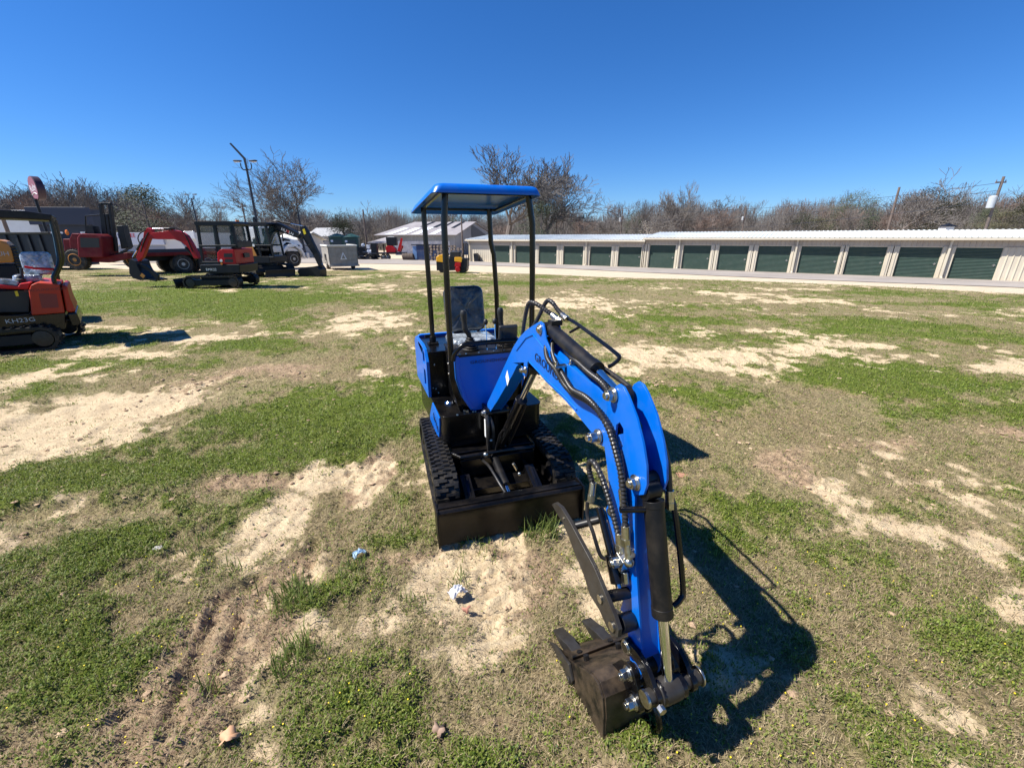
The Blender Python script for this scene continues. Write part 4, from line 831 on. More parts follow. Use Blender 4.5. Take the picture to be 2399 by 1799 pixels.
for x in (-.172, -.008, .148):
    v = []; q = MB()
    for (s_, z, w2, h2) in ((1.66, .078, .026, .022), (1.60, .055, .026, .024), (1.59, .05, .031, .028), (1.53, .028, .028, .018), (1.465, .012, .027, .005)):
        v += [X3(x-w2, s_, z-h2), X3(x+w2, s_, z-h2), X3(x+w2, s_, z+h2), X3(x-w2, s_, z+h2)]
    f = [(0, 1, 2, 3), (16, 19, 18, 17)]
    for i in range(4):
        for k in range(4): f.append((i*4+k, (i+1)*4+k, (i+1)*4+(k+1) % 4, i*4+(k+1) % 4))
    q.add(v, f); hb(q, 'bucket_tooth', 'steel', bkt, bevel=.003)
q = MB(); [q.cyl(X3(x, s_, z), X3(x, s_-.01, z+.02), .013, 6) for x in (-.172, -.008, .148) for s_, z in ((1.69, .095), (1.745, .137))]; hb(q, 'tooth_bolt', 'blackm', bkt, bevel=0)
for x0 in (-.118, .045):
    q = MB(); q.prism([(1.84, .20), (1.90, .31), (1.957, .345), (1.995, .32), (2.04, .235), (2.035, .19), (1.99, .16), (1.955, .12), (1.90, .2)], x0, x0+.018, 'x'); q.cyl(X3(x0-.002, 1.957, .305), X3(x0+.02, 1.957, .305), .04, 20); q.cyl(X3(x0-.002, *LB), X3(x0+.02, *LB), .038, 20); hb(q, 'bucket_ear', 'black', bkt)
q = MB(); q.tube([X3(-.02, 1.97, .17), X3(-.02, 2.03, .13), X3(-.02, 2.05, .07), X3(-.02, 2.02, .03), X3(-.02, 1.97, .03)], .012, 6, smooth=4); hb(q, 'lifting_eye', 'black', bkt, bevel=0)
# --- thumb
tp = [(1.43, .745), (1.46, .775), (1.52, .79), (1.60, .775), (1.70, .745), (1.80, .715), (1.88, .67), (1.955, .625), (1.985, .595), (1.985, .56), (1.95, .53), (1.915, .535), (1.86, .56), (1.79, .565), (1.73, .62), (1.66, .655), (1.60, .695), (1.54, .725), (1.48, .735)]
tpp = []
from math import isfinite
q = MB(); q.prism(tp, -.212, -.195, 'x'); tm = hb(q, 'thumb', 'steel', bevel=.002)
q = MB(); q.cyl(X3(-.195, 1.60, .745), X3(-.085, 1.66, .80), .016, 12); q.cyl(X3(-.195, 1.865, .62), X3(-.085, 1.86, .60), .022, 16); q.cyl(X3(-.195, 1.95, .575), X3(-.085, 1.90, .50), .034, 20); hb(q, 'thumb_cross_tube', 'blackm', tm)
q = MB(); q.cyl(X3(-.213, 1.865, .62), X3(-.219, 1.865, .62), .016, 14); q.cyl(X3(-.213, 1.95, .575), X3(-.219, 1.95, .575), .018, 14); q.cyl(X3(-.213, 1.55, .755), X3(-.216, 1.55, .755), .006, 8); hb(q, 'thumb_pin', 'zinc', tm, bevel=0)
q = MB(); q.cyl(X3(-.11, 1.66, .86), X3(-.115, 1.80, .68), .016, 16); q.cyl(X3(-.115, 1.775, .72), X3(-.12, 1.835, .635), .027, 20); tc_ = hb(q, 'thumb_cylinder', 'black', bevel=.002)
q = MB(); q.cyl(X3(-.12, 1.83, .64), X3(-.12, 1.86, .60), .012, 12); hb(q, 'cylinder_rod', 'chrome', tc_, bevel=0)
q = MB(); q.tube([X3(-.13, 1.60, .85), X3(-.14, 1.62, .80), X3(-.145, 1.68, .76), X3(-.145, 1.74, .70), X3(-.13, 1.76, .69)], .008, 8, smooth=4); hb(q, 'pipe', 'blackm', tc_, bevel=0)
# --- hoses with spiral guard
def hose(pts, r=.0115, guard=True, parent=None):
    q = MB(); q.tube(pts, r, 10, smooth=10, step=.0075, ripple=.13 if guard else 0); return hb(q, 'hydraulic_hose', 'hose', parent or HR, bevel=0)
def ferrule(a, b, r=.016):
    q = MB(); a = Vector(a); b = Vector(b); d = b-a; q.cyl(a, a+d*.62, r, 14); q.cyl(a+d*.62, b, r*1.12, 6); return hb(q, 'hose_fitting', 'zinc', bevel=.001)
hose([X3(-.03, .60, 1.34), X3(-.035, .66, 1.47), X3(-.04, .72, 1.545), X3(-.03, .78, 1.555), X3(.0, .84, 1.53), X3(.03, .90, 1.50)]); ferrule(X3(.025, .885, 1.505), X3(.045, .95, 1.478))
hose([X3(.02, .60, 1.35), X3(.04, .68, 1.46), X3(.055, .74, 1.55), X3(.06, .80, 1.56), X3(.07, .86, 1.525), X3(.075, .92, 1.50)]); ferrule(X3(.073, .905, 1.505), X3(.077, .96, 1.49))
hose([X3(-.02, .95, 1.40), X3(-.06, 1.0, 1.365), X3(-.085, 1.08, 1.325), X3(-.09, 1.18, 1.30), X3(-.095, 1.28, 1.262), X3(-.098, 1.38, 1.25), X3(-.10, 1.50, 1.262), X3(-.102, 1.62, 1.25), X3(-.102, 1.70, 1.20), X3(-.102, 1.75, 1.12), X3(-.102, 1.785, 1.02)])
ferrule(X3(-.102, 1.785, 1.02), X3(-.102, 1.81, .95))
hose([X3(.01, .96, 1.40), X3(-.04, 1.03, 1.37), X3(-.08, 1.15, 1.335), X3(-.095, 1.27, 1.30), X3(-.11, 1.38, 1.275), X3(-.115, 1.50, 1.285), X3(-.12, 1.60, 1.275), X3(-.12, 1.69, 1.23), X3(-.12, 1.75, 1.16), X3(-.115, 1.80, 1.06), X3(-.112, 1.825, .95), X3(-.11, 1.835, .89)])
ferrule(X3(-.11, 1.835, .90), X3(-.11, 1.85, .82), .017)
hose([X3(.03, .97, 1.40), X3(-.0, 1.08, 1.375), X3(-.03, 1.2, 1.37), X3(-.05, 1.32, 1.37), X3(-.07, 1.45, 1.365), X3(-.08, 1.56, 1.36), X3(-.085, 1.63, 1.34)])
hose([X3(.035, .97, 1.39), X3(.045, 1.2, 1.36), X3(.05, 1.45, 1.34), X3(.05, 1.62, 1.31), X3(.04, 1.76, 1.24), X3(.035, 1.84, 1.14), X3(.035, 1.875, 1.03)], guard=False); ferrule(X3(.035, 1.873, 1.04), X3(.035, 1.885, .97))
hose([X3(-.11, 1.60, .93), X3(-.12, 1.575, 1.0), X3(-.12, 1.60, 1.04), X3(-.12, 1.66, 1.02), X3(-.115, 1.72, .95), X3(-.11, 1.77, .87), X3(-.108, 1.80, .82)]); ferrule(X3(-.108, 1.80, .84), X3(-.108, 1.815, .77)); ferrule(X3(-.11, 1.60, .94), X3(-.125, 1.615, .86), .014)
q = MB(); q.box(X3(-.05, 1.235, 1.335), (.15, .022, .014), Matrix.Rotation(.1, 3, 'X')); q.cyl(X3(-.115, 1.235, 1.34), X3(-.115, 1.235, 1.36), .009, 6); q.cyl(X3(-.04, 1.235, 1.34), X3(-.04, 1.235, 1.36), .009, 6); hb(q, 'hose_clamp', 'zinc', boom)
q = MB(); q.box(X3(-.105, 1.835, .735), (.045, .05, .06), Matrix.Rotation(.2, 3, 'X')); q.cyl(X3(-.12, 1.835, .735), X3(-.15, 1.83, .735), .02, 6); q.cyl(X3(-.15, 1.83, .735), X3(-.16, 1.83, .735), .013, 10); q.cyl(X3(-.105, 1.85, .70), X3(-.105, 1.862, .655), .016, 6); q.cyl(X3(-.1, 1.85, .76), X3(-.1, 1.875, .80), .015, 6); q.sphere(X3(-.11, 1.875, .765), .02, 10); q.cyl(X3(-.11, 1.875, .765), X3(-.11, 1.853, .83), .014, 8); q.cyl(X3(-.105, 1.82, .76), X3(-.108, 1.815, .79), .015, 6); hb(q, 'valve_block', 'zinc', arm, bevel=.003)
# ---------------------------------------------------------------- machines and vehicles standing round the field
def UP(root, off=0.0, axis='x'):
    """photo points -> (forward, up) on the machine's own plane x = off, or (x, up) on y = off"""
    mi = (Matrix.Translation(root.location) @ Matrix.Rotation(root.rotation_euler.z, 4, 'Z')).inverted(); C_ = mi @ Vector((0, 0, CH))
    def f_(pts):
        out = []
        for u, v in pts:
            d = mi.to_3x3() @ (_F+_R*((u-1199.5)/FPX)-_U*((v-899.5)/FPX)); i_ = 0 if axis == 'x' else 1
            p = C_+d*((off-C_[i_])/d[i_]); out.append((-p.y, p.z) if axis == 'x' else (p.x, p.z))
        return out
    return f_
def PXL(u0, v0, k, pts, side=1): return [((u0-u)/k*side, (v0-v)/k) for u, v in pts]
def bar(mb, a, b, w, d):
    """square bar between two points in (s, z), from x-d to x+d"""
    a = Vector(a); b = Vector(b); t_ = (b-a).normalized(); n_ = Vector((-t_.y, t_.x))*w
    mb.prism([(a+n_)[:], (b+n_)[:], (b-n_)[:], (a-n_)[:]], -d, d, 'x')
def bg_tracks(root, gauge, tw, L, h, rz=0, blade=1.3, bladew=None, off=(0, 0)):
    T_ = Matrix.Translation((off[0], off[1], 0)) @ Matrix.Rotation(rz, 4, 'Z')
    for sx in (-1, 1):
        x0, x1 = sorted((sx*gauge/2, sx*(gauge/2+tw)))
        tb = MB(); track_belt(tb, x0, x1, -L/2, L/2, h, th=.05, lugs=36, lug=.025); tk = tb.xf(T_).build('track', 'rubber', root, 0, smooth=False)
        q = MB(); q.b2((x0+.05, -L*.32, h*.3), (x1-.05, L*.32, h*.72)); q.xf(T_).build('track_frame', 'charc', tk, .01)
        for yy in (-L/2+h/2, L/2-h/2):
            q = MB(); q.lathe((x0+.02, yy, h/2), (1, 0, 0), [(0, .04), (0, h*.3), (.02, h*.33), (tw-.05, h*.33), (tw-.04, .04)], 20); q.xf(T_).build('sprocket', 'steel', tk)
    q = MB(); q.b2((-gauge/2, -L*.25, h*.35), (gauge/2, L*.25, h*.9)); q.cyl((0, 0, h*.9), (0, 0, h+.12), gauge*.42, 28); q.xf(T_).build('undercarriage_frame', 'charc', root, .01)
    bw_ = (bladew or gauge+2*tw)/2
    q = MB(); q.prism([(blade, .05), (blade+.04, .05), (blade-.0, .2), (blade+.05, .40), (blade+.02, .41), (blade-.04, .2)], -bw_, bw_, 'x')
    q.b2((-.35, -blade+.02, .15), (-.25, -L*.2, .27)); q.b2((.25, -blade+.02, .15), (.35, -L*.2, .27)); q.xf(T_).build('blade', 'charc', root, .008)
def bg_bucket(root, poly, hw, parent, m='charc', teeth=None):
    q = MB(); q.prism(poly, -hw, hw, 'x'); b_ = q.build('bucket', m, parent or root, .012)
    if teeth:
        for x in (-hw*.8, -hw*.27, hw*.27, hw*.8):
            t_ = MB(); a, c_ = teeth; bar(t_, a, c_, .03, .04); t_.v = [(p[0]+x, p[1], p[2]) for p in t_.v]; t_.build('bucket_tooth', 'steel', b_)
    return b_
def bg_cab(root, x0, x1, s0, s1, z0, z1, frame_m='charc', seatm='vinyl', leanf=.12, rear=0.0):
    """four-post glazed cab"""
    q = MB(); w = .05
    fr = [((s0+leanf, z0), (s0, z1)), ((s1, z0+rear), (s1, z1)), (((s0+s1)/2+.05, z0), ((s0+s1)/2, z1))]
    for x in (x0, x1):
        for a, b_ in fr:
            t_ = MB(); bar(t_, a, b_, w, .035); q.add([(p[0]+x, p[1], p[2]) for p in t_.v], t_.f)
        q.b2((x-.04, -s0-leanf, z0+.62), (x+.04, -s1, z0+.70)); q.b2((x-.04, -s0-leanf, z0), (x+.04, -(s0+s1)/2, z0+.1))
    q.b2((x0, -s1-.04, z0+rear*.9), (x1, -s1+.05, z0+.85)); q.b2((x0, -s0-leanf-.05, z0), (x1, -s0-leanf+.03, z0+.12))
    c_ = q.build('cab_frame', frame_m, root, .012)
    q = MB(); q.prism(rr(-s0-.08, z1-.06, -s1+.08, z1+.1, .07), x0-.05, x1+.05, 'x'); q.v = [(a, -b, c) for a, b, c in q.v]; q.build('cab_roof', frame_m, c_, .03)
    q = MB()
    for x in (x0+.01, x1-.01): q.prism([(s0+leanf-.05, z0+.7), (s0-.04, z1-.05), (s1+.04, z1-.05), (s1+.04, z0+.7)], x-.004, x+.004, 'x')
    q.b2((x0+.03, -s1-.01, z0+.86), (x1-.03, -s1+.0, z1-.06)); q.prism([(s0+leanf, z0+.15), (s0+.01, z1-.06), (s0+.02, z1-.06), (s0+leanf+.01, z0+.15)], x0+.03, x1-.03, 'x')
    q.build('cab_window', 'glass', c_, smooth=False)
    q = MB(); xm = (x0+x1)/2; q.prism(rr(-.25, 0, .25, .6, .1), 0, .12, 'y'); q.v = [(a+xm, b_-s1-.35, c+z0+.45) for a, b_, c in q.v]; q.b2((xm-.25, -s1-.75, z0+.38), (xm+.25, -s1-.25, z0+.5)); q.build('seat', 'grip', c_, .03)
    return c_
def cylinder(root, a, b_, r, m='blackm', rod=.45, x=0, parent=None):
    A = Vector(X3(x, *a)); B_ = Vector(X3(x, *b_)); q = MB(); q.cyl(A, A+(B_-A)*(1-rod), r, 14); c_ = q.build('hydraulic_cylinder', m, parent or root)
    q = MB(); q.cyl(A+(B_-A)*(1-rod), B_, r*.5, 10); q.build('cylinder_rod', 'chrome', c_); return c_

# red excavator with cab, bucket curled on the grass to its left
RX = empty('mini_excavator', (-11.75, 17.55, float(gz(-11.75, 17.5))), R_(-86), 'bright red excavator with a black glazed cab and orange beacon, boom folded to the left', 'excavator')
bg_tracks(RX, 1.0, .3, 2.1, .5, blade=1.35)
PN = UP(RX, .72); P_ = UP(RX, .2)
nb = PN([(467, 621), (469, 637), (510, 641), (562, 640), (561, 620)])
q = MB(); q.prism(nb, -.72, .72, 'x'); q.build('house_skirt', 'charc', RX, .03)
for s_, p_ in (('RMK22', (495, 632)),): a_ = PN([p_])[0]; text('skirt_lettering', s_, .13, frame(X3(.723, *a_), (0, 1, 0), (0, 0, 1)), 'decal_white', RX)
rc = PN([(509, 619), (508, 592), (513, 585), (520, 583), (547, 584), (553, 620)])
q = MB(); q.prism(rc, -.7, .7, 'x'); rb = q.build('engine_cover', 'red', RX, .05)
for bx in ([(524, 594), (544, 594), (544, 603), (524, 603)], [(526, 608), (545, 608), (546, 615), (526, 615)]):
    q = MB(); q.prism(PN(bx), .702, .708, 'x'); q.build('vent_grille', 'grip', rb, 0)
re_ = rc[4][0]-.012
q = MB(); q.b2((-.3, -re_-.02, 1.15), (.1, -re_+.03, 1.32)); q.build('rear_vent', 'grip', rb, 0)
lp_ = PN([(518, 611)])[0]; q = MB(); q.cyl(X3(.69, *lp_), X3(.73, *lp_), .05, 14); q.build('rear_lamp', 'white', rb); lp_ = PN([(519, 618)])[0]; q = MB(); q.cyl(X3(.69, *lp_), X3(.725, *lp_), .04, 14); q.build('indicator_lamp', 'beacon', rb)
PC = UP(RX, .66); c0 = PC([(458, 522), (543, 523), (467, 619)])
cb_ = bg_cab(RX, -.40, .66, c0[0][0]-.05, c0[1][0], c0[2][1], c0[0][1]-.05, rear=.66)
bc_ = UP(RX, .2)([(556, 518)])[0]; q = MB(); q.cyl(X3(.2, bc_[0], bc_[1]-.1), X3(.2, bc_[0], bc_[1]+.04), .06, 14); q.build('beacon', 'beacon', cb_)
bo = MB(); bo.prism(P_([(470, 606), (452, 570), (441, 552), (427, 543), (407, 539), (360, 546), (352, 552), (358, 560), (375, 561), (412, 561), (430, 568), (446, 583), (458, 606)]), .11, .29, 'x'); bm_ = bo.build('boom', 'red', RX, .01)
q = MB(); q.prism(P_([(358, 537), (362, 548), (354, 560), (347, 580), (338, 603), (327, 613), (322, 602), (331, 580), (338, 560), (340, 545), (348, 534)]), .125, .275, 'x'); ar_ = q.build('arm', 'red', RX, .01)
bb_ = bg_bucket(RX, [(a, b) for a, b in P_([(325, 612), (312, 606), (309, 620), (310, 640), (318, 651), (335, 656), (352, 655), (348, 648), (338, 640), (330, 625)])], .36, None, teeth=(P_([(348, 653)])[0], P_([(371, 657)])[0]))
q = MB(); q.prism(P_([(330, 618), (345, 622), (372, 645), (373, 655), (364, 652), (350, 636), (335, 628)]), .15, .25, 'x'); q.build('thumb', 'charc', ar_, .01)
em = UP(RX, .365)([(334, 646)])[0]; q = MB(); q.prism([(em[0]+.1, em[1]), (em[0], em[1]+.1), (em[0]-.1, em[1]), (em[0], em[1]-.1)], .361, .366, 'x'); q.build('bucket_emblem', 'amber', bb_, 0)
cylinder(RX, P_([(408, 536)])[0], P_([(357, 536)])[0], .045, 'charc', .55, .2)
cylinder(RX, P_([(461, 608)])[0], P_([(418, 560)])[0], .05, 'charc', .4, .2)
cylinder(RX, P_([(336, 560)])[0], P_([(311, 603)])[0], .045, 'steel', .4, .2)
q = MB(); q.tube([X3(.3, *p) for p in P_([(455, 590), (436, 548), (415, 534), (395, 537)])], .02, 6, smooth=5); q.build('hydraulic_hose', 'hose', bm_)
q = MB(); q.tube([X3(.3, *p) for p in P_([(345, 540), (332, 548), (328, 560), (335, 575)])], .02, 6, smooth=5); q.build('hydraulic_hose', 'hose', bm_)
q = MB(); q.tube([X3(.3, *p) for p in P_([(352, 545), (342, 565), (334, 590)])], .02, 6, smooth=4); q.build('hydraulic_hose', 'hose', bm_)

# dark excavator with amber side panel behind the red one
DX = empty('mini_excavator', (-13.75, 24.2, float(gz(-13.75, 24.2))), R_(88), 'charcoal grey excavator with amber side panel, its boom reaching right over the white truck', 'excavator')
P_ = UP(DX, 0.); PN = UP(DX, -.82)
bg_tracks(DX, 1.2, .38, 2.3, .6, rz=R_(-42), blade=1.75, bladew=1.45, off=(-.1, -.3))
q = MB(); q.prism([(.9, .7), (.9, 1.05), (-1.0, 1.1), (-1.1, .8), (-1.0, .7)], -.85, .85, 'x'); q.build('house_skirt', 'charc', DX, .03)
q = MB(); q.prism([(-.1, 1.1), (-.1, 1.7), (-1.0, 1.7), (-1.1, 1.1)], -.80, .83, 'x'); q.build('engine_cover', 'charc', DX, .05)
q = MB(); q.prism(PN([(571, 567), (587, 567), (603, 600), (583, 601)]), -.85, -.81, 'x'); q.build('side_panel', 'amber', DX, .01)
q = MB(); q.prism(PN([(592, 572), (597, 572), (598, 578), (593, 578)]), -.87, -.862, 'x'); q.build('paper_notice', 'white', DX, 0)
c0 = PN([(624, 526), (566, 524), (612, 606)])
cb_ = bg_cab(DX, -.80, .2, c0[0][0]-.05, c0[1][0], c0[2][1], c0[0][1])
q = MB(); q.cyl((.5, .35, 1.75), (.5, .35, 3.05), .07, 12); q.build('exhaust_stack', 'charc', DX); q = MB(); q.cyl((.3, .15, 1.75), (.3, .15, 2.95), .06, 12); q.build('air_intake', 'charc', DX)
BM = [(613, 590), (621, 565), (630, 538), (638, 526), (650, 522), (660, 525), (701, 546), (711, 552), (707, 559), (696, 557), (668, 547), (650, 541), (641, 549), (630, 576), (622, 600), (616, 606)]
q = MB(); q.prism(P_(BM), -.14, .14, 'x'); bm_ = q.build('boom', 'charc', DX, .015)
PB_ = UP(DX, -.145); M['decal_red2'] = mat('bright_red_lettering', (.7, .06, .04), .4)
for s_, uv, mm in (('HU', (665, 539.5), 'decal_white'), ('M', (673.5, 543), 'decal_red2'), ('LN', (682, 547.5), 'decal_white')):
    a_ = PB_([uv, (uv[0]+10, uv[1]+5)]); A_ = Vector(X3(-.145, *a_[0])); dr = Vector(X3(-.145, *a_[1]))-A_; text('boom_lettering', s_, .21, frame(A_, dr, (0, 0, 1)), mm, bm_)
q = MB(); q.prism(P_([(706, 531), (714, 529), (723, 542), (734, 566), (750, 598), (757, 627), (750, 627), (733, 592), (722, 576), (712, 558), (708, 545)]), -.12, .12, 'x'); ar_ = q.build('arm', 'charc', DX, .015)
q = MB(); q.prism(P_([(711, 538), (716, 536), (720, 548), (715, 550)]), -.126, -.121, 'x'); q.build('warning_sticker', 'yellow_s', ar_, 0)
bg_bucket(DX, P_([(705, 634), (712, 627), (733, 625), (750, 622), (757, 631), (758, 650), (748, 655), (722, 656), (711, 645)]), .42, None)
cylinder(DX, P_([(652, 519)])[0], P_([(709, 530)])[0], .055, 'steel', .5); cylinder(DX, P_([(620, 606)])[0], P_([(641, 556)])[0], .06, 'charc', .4, .2); cylinder(DX, P_([(722, 546)])[0], P_([(755, 620)])[0], .05, 'charc', .4, .0)
q = MB(); q.tube([X3(-.16, *p) for p in P_([(700, 556), (706, 548), (712, 556), (712, 570), (722, 576), (730, 572)])], .02, 6, smooth=5); q.build('hydraulic_hose', 'hose', bm_)
q = MB(); q.tube([X3(-.16, *p) for p in P_([(632, 540), (640, 522), (652, 517), (668, 524)])], .02, 6, smooth=5); q.build('hydraulic_hose', 'hose', bm_)

# orange excavator cut by the left edge of the picture
OX = empty('mini_excavator', (-9.36, 7.45, 0), R_(-47), 'orange and black canopy excavator with a plastic-wrapped seat, nearest machine at the far left', 'excavator')
bg_tracks(OX, .92, .25, 1.9, .42, blade=1.3, rz=R_(-13), off=(.0, .1))
ON = UP(OX, .64); OM = UP(OX, .0); OE = UP(OX, .5)
q = MB(); q.prism(ON([(-70, 741), (74, 740), (152, 734), (153, 771), (0, 787), (-70, 793)]), -.62, .64, 'x'); q.build('house_skirt', 'black', OX, .025)
a_ = ON([(48, 751)])[0]; text('model_lettering', 'KH23G', .10, frame(X3(.6435, *a_), (0, 1, 0), (0, 0, 1)), 'decal_grey', OX, sx=1.15)
ec = ON([(74, 739.5), (67, 681), (72, 668), (90, 662), (139, 666), (152, 733)])
q = MB(); q.prism(ec, -.62, .638, 'x'); cv = q.build('engine_cover', 'orange', OX, .02)
q = MB(); q.prism(ON([(91, 688), (133, 689), (138, 721), (98, 722)]), .639, .643, 'x'); q.build('vent_grille', mat('dark_orange_mesh', (.2, .03, .02), .6), cv, 0)
a_ = ON([(107, 679)])[0]; text('cover_lettering', 'GROUNDHOG', .06, frame(X3(.640, *a_), (0, 1, .0), (0, 0, 1)), 'decal_red', cv, sx=1.3)
se = ec[4][0]; sb = ec[5][0]; zt_, zb_ = ec[4][1], ec[5][1]
q = MB(); q.prism([(se-.018, zt_-.01), (se-.09, zt_-.03), (sb-.13, zb_+.25), (sb-.15, zb_), (sb-.018, zb_)], -.62, .625, 'x'); q.build('counterweight', 'orange', OX, .05)
q = MB(); q.prism([(sb-.018, zb_-.006), (sb-.15, zb_-.006), (sb-.16, zb_-.2), (sb-.12, zb_-.26), (sb-.018, zb_-.26)], -.62, .625, 'x'); q.build('counterweight_base', 'black', OX, .03)
zf = ec[0][1]; sf = ec[0][0]
q = MB(); q.b2((-.6, -1.2, zf+.0), (.6, -sf-.02, zf+.03)); q.build('floor_plate', 'black', OX, .01)
q = MB(); q.prism(ON([(68, 681), (0, 684), (-60, 690), (-60, 735), (66, 735)]), -.4, .45, 'x'); q.build('seat_base', 'grip', OX, .03)
q = MB(); q.prism(UP(OX, .5)([(33, 683), (40, 682), (44, 694), (37, 695)]), .46, .465, 'x'); q.build('warning_sticker', 'yellow_s', OX, 0)
q = MB(); q.prism(ON([(72, 662), (43, 666), (42, 672), (0, 668), (-50, 665), (-50, 676), (66, 680)]), -.3, .55, 'x'); q.build('control_console', 'red', OX, .02)
q = MB(); q.prism(ON([(42, 662), (20, 657), (-20, 655), (-20, 668), (40, 672)]), .2, .5, 'x'); q.build('console_film', 'plastic', OX, .02)
st = empty('seat', (0, 0, 0)); st.parent = OX; sc_0 = OM([(94, 618), (90, 652)])
cushion(.44, .40, .12, .08, frame((.0, -sc_0[0][0], sc_0[0][1]), (.45, .89, 0), (-.1, .05, 1)), 'seat_backrest', 'plastic', st); cushion(.46, .36, .14, .08, frame((.0, -sc_0[1][0]-.12, sc_0[1][1]-.06), (1, 0, 0), (0, 1, 0)), 'seat_cushion', 'plastic', st)
for xo in (.42, -.42):
    q = MB(); q.tube([X3(xo, *p) for p in UP(OX, .42)([(57, 625), (80, 629), (135, 631)])], .02, 8); q.build('arm_rest', 'red', OX)
q = MB(); jb_ = UP(OX, .3)([(52, 665), (52, 650), (50, 628)]); q.lathe(X3(.3, *jb_[0]), (0, 0, 1), [(0, .08), (.03, .09), (.04, .06), (.08, .07), (.09, .05), (.14, .03), (.15, .01)], 16); q.tube([X3(.3, *p) for p in jb_], .022, 8); q.build('joystick', 'grip', OX)
rp = OE([(128, 664), (125, 650), (137, 622), (139, 606), (131, 560), (119, 512)]); rail = None
for x in (-.5, .5):
    q = MB(); q.tube([X3(x, *p) for p in rp], .034, 8); q.build('canopy_post', 'black', OX)
cp_ = UP(OX, .6)([(-80, 488), (60, 494), (122, 503), (120, 517), (40, 513), (-80, 509)])
q = MB(); q.prism(cp_, -.6, .6, 'x'); q.build('canopy_roof', 'blackm', OX, .02)
for x in (-.5, .5):
    q = MB(); q.tube([X3(x, rp[0][0]+1.7, zf), X3(x, rp[0][0]+1.7, cp_[4][1]-.0)], .034, 8); q.build('canopy_post', 'black', OX)
q = MB(); q.prism([(1.0, .8), (1.7, 1.9), (2.3, 2.2), (2.4, 2.05), (1.8, 1.7), (1.25, .7)], -.09, .09, 'x'); q.build('boom', 'orange', OX, .01)
# amber machine further left behind it
AX = empty('mini_excavator', (-12.4, 9.2, 0), R_(-45), 'amber yellow machine with rounded rear hood, mostly outside the left edge behind the orange excavator', 'excavator')
bg_tracks(AX, .95, .25, 1.9, .42); AN = UP(AX, .55)
q = MB(); q.prism([(.9, .45), (.9, .8), (-.95, .8), (-1.0, .45)], -.6, .6, 'x'); q.build('house_skirt', 'charc', AX, .03)
q = MB(); q.prism(AN([(-60, 560), (0, 562), (14, 566), (26, 577), (32, 598), (35, 616), (-60, 619)]), -.55, .55, 'x'); hd_ = q.build('engine_cover', 'amber', AX, .05)
lc_ = AN([(-60, 621), (36, 618)]); q = MB(); q.prism([(lc_[0][0], .82), (lc_[0][0], lc_[0][1]-.02), (lc_[1][0], lc_[1][1]-.02), (lc_[1][0], .82)], -.56, .56, 'x'); q.build('lower_cover', 'charc', AX, .03)
a_ = AN([(7, 595)])[0]; text('cover_lettering', 'UH', .13, frame(X3(.553, *a_), (0, 1, 0), (0, 0, 1)), 'decal_grey', hd_)
q = MB(); q.tube([X3(.5, *p) for p in UP(AX, .5)([(28, 575), (36, 595), (42, 620), (52, 640)])], .05, 10, smooth=6, step=.03, ripple=.15); q.build('cable_conduit', 'hose', AX)

# black corrugated dump body behind them
CX = empty('dump_container', (-27.5, 27, float(gz(-30, 27))), 0, 'black ribbed steel dump body with a sloping end, behind the orange excavator', 'container')
q = MB(); q.prism([(-9, .2), (-9, 2.15), (-.35, 2.12), (-.0, .2)], 0, 2.2, 'y'); cbd = q.build('container_body', mat('black_container_steel', (.014, .018, .026), .5), CX, .02)
for i in range(13):
    x = -8.6+i*.68
    if x < -.5:
        q = MB(); q.b2((x, -.09, .3), (x+.14, -.002, 2.05)); q.build('side_rib', cbd.data.materials[0], cbd, .01)
q = MB(); q.b2((-9, -.12, 2.1), (-.33, .02, 2.2)); q.build('top_rail', 'steel', cbd, .01)
q = MB(); q.cyl((-3, -.1, .25), (-3, .3, .25), .25, 16); q.cyl((-6, -.1, .25), (-6, .3, .25), .25, 16); q.build('container_wheel', 'tyre', CX)

# wheels
def wheel(root, x, y, r, w, z, rim='rimw', side=-1, hub=.5):
    q = MB(); q.lathe((x-w/2, y, z), (1, 0, 0), [(0, r*.55), (0, r*.88), (.05, r*.98), (w*.3, r), (w*.7, r), (w-.05, r*.98), (w, r*.88), (w, r*.55)], 28)
    for i in range(30):
        a = 2*PI*i/30; q.box((x, y+math.cos(a)*r*.995, z+math.sin(a)*r*.995), (w*.9, .07, .03), Matrix.Rotation(a+PI/2, 3, 'X'))
    t_ = q.build('wheel', 'tyre', root, smooth=True); q = MB(); xs_ = x+side*w/2
    q.lathe((xs_-side*.12, y, z), (side, 0, 0), [(0, .05), (0, r*.5), (.13, r*.56), (.14, r*.52), (.05, r*.46), (.04, r*.22), (.12, r*.18), (.13, .02)], 24); q.build('rim', rim, t_)
    q = MB(); [q.cyl((xs_-side*.085, y+math.cos(a)*r*.33, z+math.sin(a)*r*.33), (xs_-side*.04, y+math.cos(a)*r*.33, z+math.sin(a)*r*.33), .025, 6) for a in [2*PI*i/8 for i in range(8)]]; q.build('wheel_nuts', 'charc', t_)
    return t_
